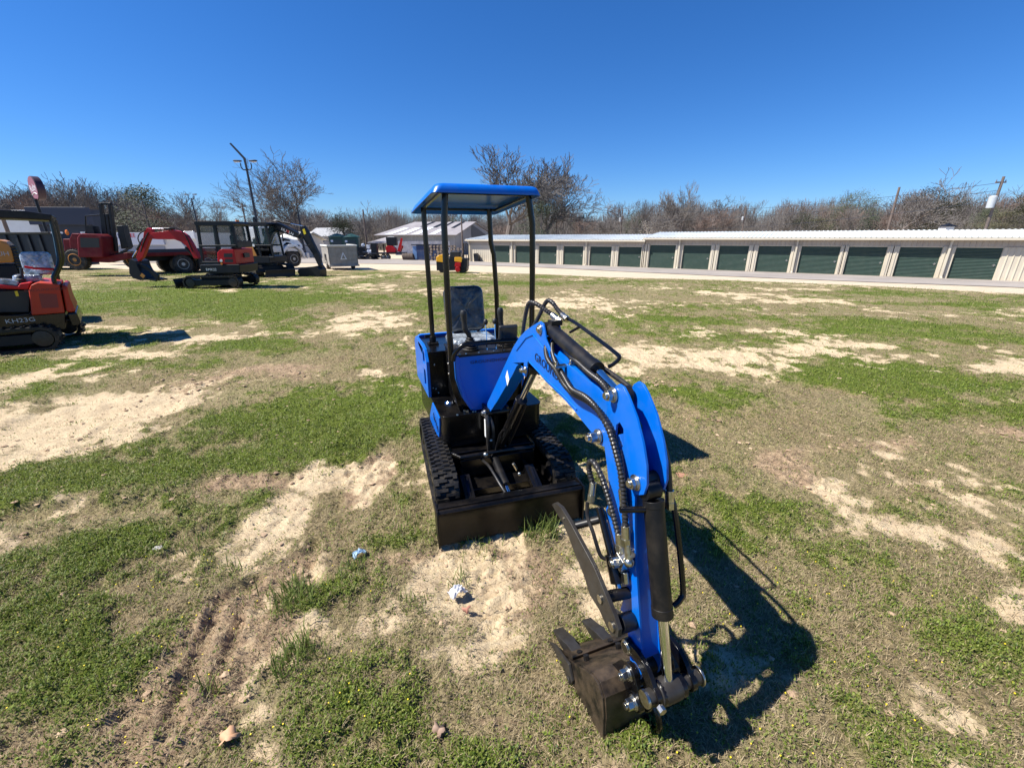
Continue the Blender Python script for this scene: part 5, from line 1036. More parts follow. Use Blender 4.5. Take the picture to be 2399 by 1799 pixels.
# flatbed truck
TK = empty('flatbed_truck', (-20.2, 26.2, float(gz(-20, 26))-.02), R_(146.3), 'flatbed truck with dark deck and white hooded cab behind the red and grey excavators', 'truck')
for s_, r in ((0, .52), (1.32, .52), (6.8, .52)):
    for x, sd in ((-1.0, -1), (1.0, 1)): wheel(TK, x, -s_, r, .5 if s_ < 3 else .3, .52, side=sd)
q = MB(); q.b2((-.45, -8.2, .72), (-.3, 2.2, .98)); q.b2((.3, -8.2, .72), (.45, 2.2, .98)); q.b2((-1.1, .0, .45), (1.1, .08, .6)); [q.b2((-.45, -y-.1, .75), (.45, -y, .92)) for y in (-2, 0, 2, 4, 6, 8)]; q.build('chassis', 'charc', TK, .01)
q = MB(); q.b2((-1.25, -5.0, 1.1), (1.25, 2.0, 1.3)); q.b2((-1.28, -5.0, 1.28), (-1.2, 2.0, 1.38)); q.build('flat_deck', 'dkblue', TK, .01)
q = MB(); q.b2((-1.29, -4.9, 1.06), (-1.26, 1.9, 1.2)); q.b2((-1.2, -5.0, 1.0), (1.2, 1.9, 1.09)); q.build('deck_rail', 'dred', TK, .005)
q = MB(); q.b2((-1.3, -2.7, 1.16), (-1.292, -1.9, 1.36)); q.build('white_plate', 'white', TK, 0)
q = MB(); q.b2((-1.25, -5.1, 1.3), (1.25, -5.0, 2.3)); q.build('headboard', 'dkblue', TK, .01)
_n0 = len(bpy.data.objects)
_pre = set(bpy.data.objects)
q = MB(); q.prism([(5.2, 1.0), (5.2, 2.55), (5.35, 2.65), (6.2, 2.65), (6.5, 2.0), (6.7, 1.95), (6.7, 1.0)], -1.1, 1.1, 'x', holes=([(5.55, 1.95), (5.6, 2.5), (6.05, 2.5), (6.3, 1.95)],)); cbb = q.build('cab', 'wpaint', TK, .04)
q = MB(); q.b2((-1.05, -6.25, 1.9), (1.05, -5.6, 2.5)); q.build('cab_window', 'dglass', cbb, .02)
q = MB(); q.b2((-1.108, -6.45, 1.08), (-1.102, -5.35, 2.05)); q.build('cab_door', 'wpaint', cbb, .004); q = MB(); [q.b2((-1.112, -6.3, z), (-1.109, -5.9, z+.05)) for z in (1.75, 1.62, 1.5)]; q.build('door_lettering', 'charc', cbb, 0)
q = MB(); q.prism([(6.7, 1.35), (6.7, 2.0), (7.3, 1.9), (8.05, 1.7), (8.25, 1.45), (8.25, 1.2), (8.0, 1.2), (7.85, 1.42), (6.8, 1.42)], -.85, .85, 'x'); hdd = q.build('hood', 'wpaint', TK, .06)
for sx in (-1, 1):
    q = MB(); arc = [(7.3+.72*math.cos(a), .6+.72*math.sin(a)) for a in [R_(t) for t in range(0, 181, 15)]]; arc2 = [(7.3+.86*math.cos(a), .62+.9*math.sin(a)) for a in [R_(t) for t in range(180, -1, -15)]]
    q.prism(arc+arc2, sx*.8, sx*1.18, 'x'); q.build('fender', 'wpaint', TK, .03)
    q = MB(); q.b2((sx*1.15-.04, -6.75, 1.7), (sx*1.25+.04, -6.65, 2.2)); q.build('mirror', 'charc', TK, .02)
q = MB(); q.b2((-1.15, -8.5, .55), (1.15, -8.3, .9)); q.build('bumper', 'wpaint', TK, .03)
q = MB(); q.b2((-1.0, -5.2, .45), (-.5, -3.8, .95)); q.build('fuel_tank', 'charc', TK, .05)
q = MB(); q.prism([(6.8, 1.75), (6.9, 1.93), (7.35, 1.82), (7.4, 1.7)], -.86, -.852, 'x'); q.build('hood_vent', 'grip', hdd, 0)
for _o in set(bpy.data.objects)-_pre:
    if _o.parent == TK and not _o.name.startswith('chassis'): _o.location.y += .5
# truck-mounted forklift hanging on the back
FL = empty('truck_forklift', (-22.25, 22.75, .05), R_(6), 'dark red three-wheeled forklift with tall black mast mounted on the tail of the flatbed truck', 'forklift')
_fp = UP(FL, -.3, 'y'); FP = lambda u, v: _fp([(u, v)])[0]
q = MB(); q.prism([FP(*p) for p in ((192, 603), (190, 556), (196, 548), (236, 549), (246, 556), (251, 603))], -.55, .55, 'y'); fb_ = q.build('engine_hood', 'dred', FL, .05)
q = MB(); q.prism([FP(*p) for p in ((199, 580), (198, 557), (241, 558), (243, 580))], -.56, -.551, 'y'); q.build('grille', 'grip', fb_, 0)
q = MB(); q.prism([FP(*p) for p in ((170, 586), (168, 560), (174, 547), (191, 548), (191, 603), (178, 588))], -.45, .5, 'y'); q.build('side_cover', 'dred', FL, .03)
q = MB(); q.prism([FP(*p) for p in ((147, 560), (169, 560), (170, 583), (162, 590), (158, 605), (152, 600))], -.3, .6, 'y'); q.build('fender', 'dred', FL, .03)
q = MB(); q.prism([FP(*p) for p in ((158, 612), (162, 596), (250, 600), (294, 592), (296, 606), (250, 616))], -.2, .2, 'y'); q.build('chassis_beam', 'dred', FL, .02)
q = MB(); T_ = Matrix.Translation((FP(184, 608)[0], -.35, FP(184, 608)[1])) @ Matrix.Rotation(R_(90), 4, 'Z')
w_ = wheel(FL, 0, 0, .52, .36, 0, rim='amber', side=-1); w_.matrix_local = T_
w_ = wheel(FL, 0, 0, .45, .36, 0, rim='amber', side=-1); w_.matrix_local = Matrix.Translation((FP(270, 612)[0], 1.0, FP(270, 612)[1])) @ Matrix.Rotation(R_(90), 4, 'Z')
ms_ = MB()
for a, b_ in (((214, 474), (228, 590)), ((236, 474), (251, 590)), ((222, 500), (234, 590)), ((230, 500), (243, 590))):
    A = FP(*a); B_ = FP(*b_); ms_.prism([(A[0]-.06, A[1]), (A[0]+.06, A[1]), (B_[0]+.06, B_[1]), (B_[0]-.06, B_[1])], .2, .38, 'y')
for v in (476, 504, 540, 575): A = FP(214+(v-474)*.12, v); ms_.b2((A[0], .22, A[1]-.06), (A[0]+.5, .36, A[1]+.06))
mm_ = ms_.build('mast', 'charc', FL, .01)
q = MB(); q.prism([FP(*p) for p in ((258, 528), (272, 528), (286, 580), (270, 584))], .1, .5, 'y'); q.build('fork_carriage', 'charc', FL, .02)
q = MB(); q.prism([FP(*p) for p in ((256, 598), (296, 578), (297, 582), (258, 603))], .0, .1, 'y'); q.build('lift_arm', 'steel', FL)
q = MB(); q.tube([(FP(178, 548)[0], .3, FP(178, 548)[1]), (FP(176, 505)[0], .3, FP(176, 505)[1]), (FP(215, 502)[0], .3, FP(215, 502)[1])], .04, 6); q.b2((FP(196, 548)[0], -.1, FP(196, 548)[1]), (FP(214, 548)[0], .3, FP(196, 530)[1])); q.build('driver_guard', 'charc', FL)
q = MB(); q.sphere((*[FP(157, 545)[0]], -.3, FP(157, 545)[1]), .09, 12, (1, .3, 1.5)); q.build('reflector', 'beacon', FL)

# grey box trailer with warning triangle
TR = empty('utility_trailer', (at(808, 30.5), 30.5, float(gz(-11, 30.5))), R_(30), 'weathered grey box trailer with a pale triangle on its tailboard', 'trailer')
q = MB(); q.b2((-.95, 0, .35), (.95, .08, 1.6)); tb_ = q.build('tailboard', 'gpaint', TR, .015)
q = MB(); q.prism([(-.0, .35), (0, 1.6), (-3.4, 1.6), (-3.4, .35), (-2.35, .35), (-2.2, 1.05), (-1.15, 1.05), (-1.0, .35)], -.95, -.87, 'x'); q.prism([(-.0, .35), (0, 1.6), (-3.4, 1.6), (-3.4, .35)], .87, .95, 'x'); q.b2((-.87, 3.32, .35), (.87, 3.4, 1.6)); q.b2((-.87, .1, .5), (.87, 3.3, .58)); q.build('side_board', 'gpaint', TR, .01)
q = MB(); q.b2((-1.0, -.05, 1.58), (1.0, .12, 1.68)); q.b2((-1.0, .125, 1.58), (-.86, 3.45, 1.68)); q.b2((.86, .125, 1.58), (1.0, 3.45, 1.68)); q.build('top_rail', 'cream', TR, .01)
q = MB(); q.prism([(-.22, .72), (.22, .72), (.0, 1.22)], -.02, -.005, 'y'); q.build('warning_triangle', 'tin', tb_, .004); q = MB(); q.prism([(-.13, .77), (.13, .77), (.0, 1.08)], -.028, -.0205, 'y'); q.build('triangle_centre', 'gpaint', tb_, 0)
q = MB(); q.b2((-1.0, -.1, .25), (1.0, .06, .36)); q.build('bumper_beam', 'gpaint', TR, .01)
wheel(TR, -.85, 1.65, .4, .24, .4, rim='cream'); wheel(TR, .85, 1.65, .4, .24, .4, side=1)

# roller
RO = empty('ride_on_roller', (-3.95, 29.2, float(gz(-3.95, 29.2))), R_(-4), 'small yellow and charcoal ride-on roller with red engine on the far grass edge', 'roller')
_rp = UP(RO, -.45, 'y'); RP = lambda u, v: _rp([(u, v)])[0]
for u in (1037, 1083):
    q = MB(); c_ = RP(u, 630); q.lathe((c_[0], -.42, .30), (0, 1, 0), [(0, .05), (0, .28), (.02, .30), (.82, .30), (.84, .28), (.84, .05)], 28); q.build('drum', 'steel', RO)
q = MB(); q.prism([RP(*p) for p in ((1023, 634), (1022, 612), (1046, 612), (1046, 606), (1094, 606), (1094, 626), (1086, 633), (1060, 634))], -.46, .46, 'y'); q.build('body_frame', 'charc', RO, .03)
q = MB(); q.prism([RP(*p) for p in ((1022, 613), (1022, 602), (1030, 597), (1044, 597), (1045, 616))], -.48, .48, 'y'); q.build('front_hood', 'ryellow', RO, .04)
q = MB(); q.prism([RP(*p) for p in ((1065, 613), (1065, 603), (1080, 603), (1083, 606), (1082, 615))], -.5, .2, 'y'); q.build('fuel_tank', 'ryellow', RO, .03)
q = MB(); q.prism([RP(*p) for p in ((1066, 625), (1067, 616), (1080, 616), (1080, 625))], -.58, .1, 'y'); c_ = RP(1073, 631); q.cyl((c_[0], -.6, c_[1]), (c_[0], -.2, c_[1]), .17, 16); q.build('engine', 'red', RO, .02)
q = MB(); q.prism([RP(*p) for p in ((1052, 606), (1053, 590), (1076, 590), (1077, 606))], -.3, .3, 'y'); q.build('driver_seat', 'grip', RO, .05)
q = MB(); a, b_, c_, d_ = RP(1087, 610), RP(1086, 571), RP(1096, 571), RP(1097, 610); q.tube([(a[0], -.4, a[1]), (b_[0], -.4, b_[1]), (c_[0]-.1, -.4, b_[1]), (c_[0], -.4, c_[1]-.1), (d_[0], -.4, d_[1])], .035, 8); q.tube([(b_[0], -.4, b_[1]), (b_[0], .4, b_[1]), (a[0], .4, a[1])], .035, 8); q.build('roll_bar', 'charc', RO)
q = MB(); a = RP(1080, 603); q.tube([(a[0], 0, a[1]), (a[0]+.1, 0, a[1]+.3)], .03, 8); q.b2((RP(1091, 0)[0], -.45, RP(0, 604)[1]), (RP(1095, 0)[0], -.43, RP(0, 597)[1])); q.build('control_lever', 'charc', RO)

# blue bin, firewood racks, tyre row, trailer with red machine, car
D = 57; q = MB(); w_ = at(1010, D)-at(968, D); 
BB = empty('steel_bin', (at(968, D), D, -1.17), R_(-4), 'dark blue upright steel bin standing in front of the grey barn', 'bin')
q.b2((.5, 0, 0), (w_+1, 2.2, 1.95)); q.build('bin_body', mat('dark_blue_bin_paint', (.02, .05, .14), .5, dust=(DUST, 2, .3)), BB, .02); q = MB(); q.b2((.0, .05, 0), (.49, 2.2, 1.85)); q.build('bin_end', mat('light_blue_bin_paint', (.18, .32, .55), .5), BB, .01)
q = MB(); q.b2((-.15, -.1, 1.96), (w_+1.1, 2.3, 2.06)); q.build('bin_lid', 'charc', BB, .02)
M['log'] = mat('split_firewood', (.55, .44, .32), .85, var=((.16, .11, .08), 5, .2)); M['bark'] = mat('bark', (.12, .095, .075), .95, var=((.20, .16, .13), 3, .2))
rs = np.random.RandomState(12); FW = MB(); FB = MB()
for i in range(11):
    for j in range(6):
        if rs.rand() < .9:
            x = i*.42+rs.uniform(-.08, .08); z = .2+j*.33; r = rs.uniform(.13, .19); FB.cyl((x, .02, z), (x, .6, z), r, 9); FW.cyl((x, -.0, z), (x, .019, z), r*.9, 9)
wp = empty('firewood_stack', (at(1003, 55), 55, -1.17), 0, 'stack of cut firewood rounds between the blue bin and the roller', 'firewood'); tag(FB.build('log_bark', 'bark', wp), kind='stuff'); tag(FW.build('log_ends', 'log', wp), kind='stuff')
for i in range(7):
    q = MB(); q.lathe((0, 0, 0), (1, 0, 0), [(0, .28), (0, .44), (.05, .5), (.2, .5), (.25, .44), (.25, .28), (.2, .26), (.05, .26)], 18)
    if i == 0: t0 = q.build('old_tyre', mat('weathered_brown_tyre', (.10, .075, .06), .9), None); tt = t0
    else: tt = t0.copy(); COL.objects.link(tt)
    tt.location = (at(944+i*3.6, 56.5), 56.5, -1.17+.48); tt.rotation_euler = (0, R_(-12), 0); tag(tt, 'worn tyre in the leaning row left of the blue bin', 'tyre', 'row of old tyres')
D = 60; UT = empty('flatbed_trailer', (at(868, D), D, -1.17), R_(3), 'long low trailer with spoked wheels parked before the barn', 'trailer'); w_ = at(948, D)-at(868, D)
q = MB(); q.b2((0, 0, .75), (w_, 1.9, .95)); q.prism([(0, .75), (-1.0, .5), (-1.0, .58), (0, .95)], .9, 1.0, 'y'); q.build('deck', 'charc', UT, .02)
for x in (w_*.38, w_*.50):
    w2 = wheel(UT, 0, 0, .38, .22, 0, rim='cream'); w2.matrix_local = Matrix.Translation((x, -.05, .38)) @ Matrix.Rotation(R_(90), 4, 'Z')
SK = empty('red_loader', (at(903, D), D+.5, -.21), 0, 'small bright red loader with black hood riding on the long trailer', 'loader')
q = MB(); q.prism([(0, 0), (0, .7), (.2, .9), (.9, .85), (1.3, .5), (1.3, 0)], 0, 1.0, 'y'); q.build('body', 'red', SK, .06); q = MB(); q.b2((.1, .1, .9), (1.5, .9, 2.0)); q.build('engine_box', 'charc', SK, .06); q = MB(); q.prism([(1.5, .1), (2.2, 1.9), (2.4, 1.8), (2.0, .1)], 0, .2, 'y'); q.prism([(1.4, .1), (2.1, .9), (2.3, .8), (1.9, .0)], .6, .8, 'y'); q.build('lift_arm', 'red', SK, .02)
GN = empty('generator', (at(860, D-1), D-1, -1.17), 0, 'black and white machine with a tank on the front of the long trailer', 'machine')
q = MB(); q.b2((-1.2, 0, .6), (-.2, .8, 1.7)); q.b2((.6, 0, .9), (1.4, .7, 2.2)); q.build('engine_block', 'charc', GN, .05); q = MB(); q.cyl((0, .3, 1.1), (.6, .3, 1.1), .3, 14); q.sphere((-.5, .3, 1.95), .25); q.b2((.0, .1, 1.5), (.45, .5, 2.0)); q.build('white_tank', 'wpaint', GN, .03)
def car(u, D, rz, col, label):
    c_ = empty('parked_car', (at(u, D), D, -1.17), rz, label, 'car')
    q = MB(); q.prism([(2.2, .35), (2.15, .75), (1.3, .95), (.7, 1.42), (-1.0, 1.45), (-1.8, 1.0), (-2.2, .9), (-2.25, .35)], -.85, .85, 'x'); b_ = q.build('body', col, c_, .08)
    q = MB(); q.prism([(1.2, .97), (.68, 1.36), (-.95, 1.38), (-1.6, 1.02)], -.86, .86, 'x'); q.build('window', 'dglass', b_, .01)
    for s_ in (-1.4, 1.35):
        for x in (-.78, .78): wheel(c_, x, -s_, .33, .2, .33, side=1 if x > 0 else -1)
    return c_
car(846, 66, R_(85), 'wpaint', 'white car parked left of the long trailer, in front of the trees')
pl_ = MB(); 
for i in range(60): pl_.box((rs.uniform(-2.2, 2.2), rs.uniform(-.8, .8), rs.uniform(.02, 1.3)*rs.rand()), (rs.uniform(.2, .9), rs.uniform(.2, .8), rs.uniform(.05, .4)), Matrix.Rotation(rs.uniform(0, 3), 3, 'Z') @ Matrix.Rotation(rs.uniform(-.5, .5), 3, 'X'))
o = pl_.build('rubble_pile', 'charc', None, .01); o.location = (at(842, 56), 56, -1.17); tag(o, 'dark pile of scrap beside the lane right of the grey trailer', 'scrap pile', kind='stuff')

# portable toilets
def toilet(u, D, v_top, label):
    h = zat(v_top, D)+1.0; w_ = 1.9; r_ = empty('portable_toilet', (at(u, D), D, -1.17+.0), R_(12), label, 'portable toilet', 'dark green portable toilets')
    q = MB(); q.b2((-w_/2, 0, .2), (w_/2, w_, h-.35)); b_ = q.build('cabin', mat('dark_green_plastic', (.02, .07, .055), .5) if 'tg' not in M else M['tg'], r_, .05); M['tg'] = b_.data.materials[0]
    q = MB(); q.b2((-w_*.32, -.04, .3), (w_*.32, -.002, h-.7)); d_ = q.build('door', mat('green_door_plastic', (.03, .055, .055), .5) if 'tg2' not in M else M['tg2'], r_, .02); M['tg2'] = d_.data.materials[0]
    q = MB(); n = 14; top = h-.34; q.lathe((0, w_/2, top), (0, 0, 1), [(0, w_*.62), (.06, w_*.64), (.1, w_*.6), (.42, w_*.2), (.5, .03)], 12); q.build('roof', M['tg'], r_)
    q = MB(); q.b2((-.75, -.06, h-.95), (-.45, -.045, h-.7)); q.build('vent', 'tin', r_)
    return r_
toilet(793, 60, 545, 'dark green portable toilet, left one of the pair behind the grey trailer'); toilet(826, 60, 546, 'dark green portable toilet, right one of the pair behind the grey trailer')
toilet(920, 90, 552, 'green portable toilet half hidden behind the left end of the grey barn')

# dark sided restaurant building at the left and its neighbour sign panel
D = 43; bx = at(118, D); RB = empty('dark_building', (bx, D, -.6), R_(8), 'dark navy building with white-framed windows and a white left side', 'building')
zt = zat(486, D)+.6; q = MB(); q.b2((0, 0, 0), (4.6, 2.0, zt)); wl_ = q.build('wall', mat('navy_board_siding', (.022, .03, .05), .6), RB)
q = MB(); q.b2((-.3, -.5, zt-1.4), (4.8, 0, zt+.15)); q.build('roof', mat('navy_metal_roof', (.02, .028, .055), .5), RB, .02)
q = MB(); q.b2((-4.2, .4, 0), (-.01, 8, zt-.2)); q.build('white_side_wall', 'wpaint', RB); q = MB(); q.b2((-4.4, .1, zt-.5), (-.32, .38, zt-.1)); q.build('white_parapet', 'wpaint', RB, .01)
for x in (.8, 3.4):
    q = MB(); q.b2((x, -.06, 1.55), (x+.12, -.005, 3.0)); q.b2((x+.95, -.06, 1.55), (x+1.07, -.005, 3.0)); q.b2((x+.12, -.06, 2.9), (x+.95, -.005, 3.0)); q.b2((x+.12, -.06, 1.55), (x+.95, -.005, 1.63)); [q.b2((x+.12, -.04, z), (x+.95, -.006, z+.05)) for z in (2.0, 2.45)]; wf_ = q.build('window', 'tin', RB); q = MB(); q.b2((x+.12, -.02, 1.6), (x+.95, -.003, 2.9)); q.build('pane', 'dglass', wf_)
q = MB(); q.b2((-.0, -.7, 1.35), (4.8, -.0, 1.45)); q.build('white_ledge', 'wpaint', RB)
D = 40; SB = empty('sign_building', (at(278, D), D, -.6), 0, 'low building with a pale blue-grey sign band reading APER &, behind the flatbed truck', 'building')
w_ = at(470, D)-at(278, D); z0, z1 = zat(571, D)+.6, zat(542, D)+.6
q = MB(); q.b2((0, .1, 0), (w_, 6, z1-.02)); q.build('wall', 'cream', SB); q = MB(); q.b2((-.5, -.1, z0), (w_*.62, .09, z1)); sb_ = q.build('sign_band', mat('pale_blue_grey_sign', (.42, .45, .55), .5), SB, .01)
q = MB(); q.b2((w_*.625, -.05, z0+.5), (w_, .09, z1+.1)); q.build('white_fascia', 'wpaint', SB, .01)
text('sign_lettering', 'APER&', .62, frame((at(289, D)-at(278, D), -.106, zat(551, D)+.6), (1, 0, 0), (0, 0, 1)), 'decal_dark', sb_, space=1.25)
text('small_sign_lettering', 'LEE', .45, frame((at(327, D)-at(278, D), -.106, zat(549, D)+.6), (1, 0, 0), (0, 0, 1)), 'red', sb_)
q = MB(); q.b2((.3, .02, .2), (w_*.6, .09, z0-.1)); q.build('shop_front', 'hgrey', SB)

# round sign on a pole
D = 33; sx_, sz_ = at(92, D), zat(437, D)
SG = empty('pole_sign', (at(137, 33), D, -.1), 0, 'maroon oval sign with white script on a leaning dark pole above the left buildings', 'sign')
q = MB(); q.cyl((0, 0, 0), (.0, 0, sz_-.6), .09, 10); q.xf(Matrix.Identity(4)).build('pole', 'charc', SG)
lx = 0
q = MB(); q.lathe((0, 0, 0), (0, 1, 0), [(0, .02), (0, .76), (.03, .80), (.40, .80), (.43, .76), (.43, .02)], 24); Ts = Matrix.Translation((lx-.0, .1, sz_+.1)) @ Matrix.Rotation(R_(-30), 4, 'Z'); hd2 = q.xf(Ts).build('sign_box', mat('dark_sign_case', (.03, .012, .03), .5), SG)
q = MB(); q.cyl((0, -.012, 0), (0, -.002, 0), .76, 28); q.xf(Ts).build('sign_face', mat('maroon_sign_face', (.28, .09, .12), .5), hd2)
text('sign_script', 'Ruby', .62, Ts @ frame((0, -.014, .02), (1, 0, .12), (0, 0, 1)), 'decal_white', hd2); q = MB(); q.tube([(-.5, -.016, -.42), (0, -.016, -.3), (.5, -.016, -.42)], .035, 6, smooth=5); q.xf(Ts).build('sign_swash', 'decal_white', hd2)
# ---------------------------------------------------------------- poles and lamps
M['pole'] = mat('weathered_wood_pole', (.17, .13, .11), .9, var=((.10, .08, .07), 2, .2)); M['dpole'] = mat('dark_painted_pole', (.02, .028, .045), .5)
M['gpaint2'] = mat('grey_transformer_paint', (.42, .44, .46), .5)
def upole(u, D, vt, label, zg=None, r=.14, arm=True, transformer=0, m='pole', lean=0):
    z0 = float(gz(at(u, D), D)) if zg is None else zg; h = zat(vt, D)-z0
    r_ = empty('utility_pole', (at(u, D), D, z0), 0, label, 'utility pole'); r_.rotation_euler = (0, lean, 0)
    q = MB(); q.cyl((0, 0, 0), (0, 0, h), r, 10, r2=r*.7); q.build('pole', m, r_)
    if arm: q = MB(); q.b2((-.55, -.05, h-.5), (.35, .05, h-.4)); [q.cyl((x, 0, h-.4), (x, 0, h-.25), .035, 6) for x in (-.5, .3)]; q.build('cross_arm', m, r_)
    if transformer: k_ = transformer; q = MB(); q.lathe((-.16-.25*k_, -.1, h-1.2-1.3*k_), (0, 0, 1), [(0, .05), (0, .26*k_), (.9*k_, .28*k_), (.97*k_, .2*k_), (1.0*k_, .05)], 14); q.build('transformer', 'gpaint2', r_)
    return r_
upole(2288, 40, 418, 'tall leaning utility pole with grey transformer at the right above the storage roof', arm=True, transformer=1)
upole(1453, 74, 490, 'utility pole with small transformer behind the middle of the storage roofs', r=.11, transformer=.6, arm=False)
upole(1304, 70, 492, 'utility pole just right of the canopy behind the lower storage building', r=.11, transformer=.6, arm=False)
upole(1733, 66, 486, 'thin utility pole with white fitting among the trees behind the taller storage building', r=.1, arm=False, transformer=.5)
upole(1085, 64, 488, 'bare brown pole in front of the grey barn gable, seen under the canopy', r=.12, arm=False)
upole(862, 62, 490, 'dark utility pole beside the white car left of the barn', r=.13, arm=False)
upole(590, 60, 474, 'short utility pole beside the tall double lamp post', r=.12)
upole(45, 38, 437, 'dark brown pole at the far left beside the maroon sign', r=.16, arm=False)
upole(2068, 58, 442, 'weathered broken-topped pole beside the leaning bare tree at right', r=.17, arm=False)
def lamp(u, D, vt, label, blade=True):
    z0 = float(gz(at(u, D), D)); h = zat(vt, D)-z0; r_ = empty('lamp_post', (at(u, D), D, z0), 0, label, 'lamp post')
    q = MB(); q.cyl((0, 0, 0), (0, 0, h), .13, 10, r2=.08); q.build('pole', 'dpole', r_)
    for sx in (-1, 1):
        q = MB(); q.tube([(0, 0, h-.1), (sx*.28, 0, h-.12), (sx*.42, 0, h+.1), (sx*.4, 0, h+.36)], .04, 8, smooth=3); q.build('bracket_arm', 'dpole', r_)
        q = MB(); q.lathe((sx*.4, -.0, h+.5), (sx*1, 0, .08), [(-.12, .05), (-.05, .12), (.42, .14), (.55, .05)], 12); q.v = [(a, b_, (c-h-.5)*.5+h+.5) for a, b_, c in q.v]; l_ = q.build('lamp_head', 'dpole', r_); q = MB(); q.b2((min(sx*.45, sx*.85), -.09, h+.41), (max(sx*.45, sx*.85), .09, h+.44)); q.build('lens', 'white', l_)
    if blade: q = MB(); q.prism([(-.05, h-.1), (.07, h-.1), (.05, h+.7), (-.85, h+1.75), (-.95, h+1.7), (-.1, h+.65)], -.05, .05, 'y'); q.build('solar_panel_fin', 'dpole', r_)
lamp(620, 37, 392, 'tall navy double-headed lamp post with slanting fin behind the excavators'); lamp(714, 60, 447, 'smaller double-headed lamp post in front of the big bare tree', False); lamp(478, 66, 462, 'distant double-headed lamp post above the red excavator cab', False)
# overhead wires
W = MB()
def wire(a, b_, sag):
    W.tube([Vector(a)*(1-t)+Vector(b_)*t-Vector((0, 0, sag*4*t*(1-t))) for t in [i/8 for i in range(9)]], .022, 4)
pA = Vector((at(1304, 70), 70, 0)); pB = Vector((at(1453, 74), 74, 0)); pC = Vector((at(1733, 66), 66, 0)); pD = Vector((at(2288, 40), 40, 0))
for v0_, v1_, v2_ in ((497, 495, 492), (513, 513, 510), (536, 536, 534)):
    for (p, q_, va, vb) in ((pA, pB, v0_, v1_), (pB, pC, v1_, v2_), (pC, pD, v2_, v2_-60)): wire((p.x, p.y, zat(va, p.y)), (q_.x, q_.y, zat(vb, q_.y)), .3)
wr = W.build('overhead_wires', 'dpole', None); tag(wr, 'thin power lines running behind the storage roofs', 'power lines')

# ---------------------------------------------------------------- hill and woods
M['hillm'] = mat('winter_woodland_floor', (.10, .075, .055), .95, var=((.05, .045, .03), .12, .15), dust=((.2, .16, .12), .4, .5))
hx = np.linspace(-300, 330, 90); v = []; f = []
for i, x in enumerate(hx):
    hgt = 4.2+2.0*noise2(np.array([x]), np.array([0.]), 30, 5)[0]+ (3.5 if x > 90 else 0)*min(1, max(0, (x-90)/40))+(3.5*min(1, max(0, (-90-x)/40)))
    for j, (y, hh_) in enumerate(((128, -1.4), (140, hgt*.5), (155, hgt), (190, hgt+1.5), (260, hgt+1))): v.append((x*(y/155), y-abs(x)*.15, hh_))
for i in range(len(hx)-1):
    for j in range(4): o_ = i*5+j; f.append((o_, o_+5, o_+6, o_+1))
q = MB(); q.add(v, f); tag(q.build('hills', 'hillm', None), 'low wooded rise behind the tree line', 'hill', kind='structure')

M['twig'] = mat('grey_brown_winter_twigs', (.17, .155, .145), .95, var=((.09, .082, .078), .6, .2)); M['twigr'] = mat('reddish_winter_twigs', (.20, .155, .135), .95, var=((.13, .09, .075), .6, .2))
M['trunk'] = mat('grey_bark', (.20, .17, .15), .95, var=((.11, .09, .08), 1.5, .2))
M['pine'] = mat('dark_evergreen_needles', (.035, .055, .028), .8, var=((.07, .075, .04), .7, .2)); M['olive'] = mat('olive_evergreen_leaves', (.07, .075, .035), .8, var=((.11, .09, .05), .7, .2))
def seg(mb, a, b_, r0, r1, n=3):
    d = (b_-a); L = d.length
    if L < 1e-5: return
    d /= L; s_ = d.orthogonal().normalized(); t_ = d.cross(s_); o_ = len(mb.v)
    for c_, r in ((a, r0), (b_, r1)):
        for k_ in range(n): an = 2*PI*k_/n; mb.v.append(tuple(c_+(s_*math.cos(an)+t_*math.sin(an))*r))
    for k_ in range(n): mb.f.append((o_+k_, o_+(k_+1) % n, o_+n+(k_+1) % n, o_+n+k_))
def grow(rng_, trunk, twig, p, d, L, r, lvl, maxl, spread, rmin, up, side=.45):
    n = 4 if lvl < 2 else 3
    for i in range(n):
        d2 = (d+Vector((rng_.gauss(0, 1), rng_.gauss(0, 1), rng_.gauss(0, .7)))*(.10 if lvl == 0 else .2)+Vector((0, 0, up*.1))).normalized(); q_ = p+d2*(L/n)
        r2 = max(rmin, r*(1-.32/n*1.4)); seg(trunk if lvl < 3 else twig, p, q_, max(r, rmin), r2, 6 if lvl < 2 else 3); p, d, r = q_, d2, r2
        if lvl >= 1 and i < n-1 and lvl < maxl and rng_.random() < (.75 if lvl < 3 else side):
            a = d.orthogonal().normalized(); a = Matrix.Rotation(rng_.random()*2*PI, 3, d) @ a; dd_ = (d*math.cos(spread*1.3)+a*math.sin(spread*1.3)).normalized()
            grow(rng_, trunk, twig, p, dd_, L*.55*rng_.uniform(.8, 1.2), r*.5, lvl+1, maxl, spread, rmin, up, side)
    if lvl < maxl:
        k_ = 4 if lvl == 0 else (3 if rng_.random() < .45 else 2); ph = rng_.random()*2*PI
        for j in range(k_):
            a = Matrix.Rotation(ph+2*PI*j/k_+rng_.uniform(-.5, .5), 3, d) @ d.orthogonal().normalized(); sp_ = spread*rng_.uniform(.6, 1.25)
            grow(rng_, trunk, twig, p, (d*math.cos(sp_)+a*math.sin(sp_)).normalized(), L*rng_.uniform(.62, .86), r*(.62 if k_ > 2 else .7), lvl+1, maxl, spread, rmin, up, side)
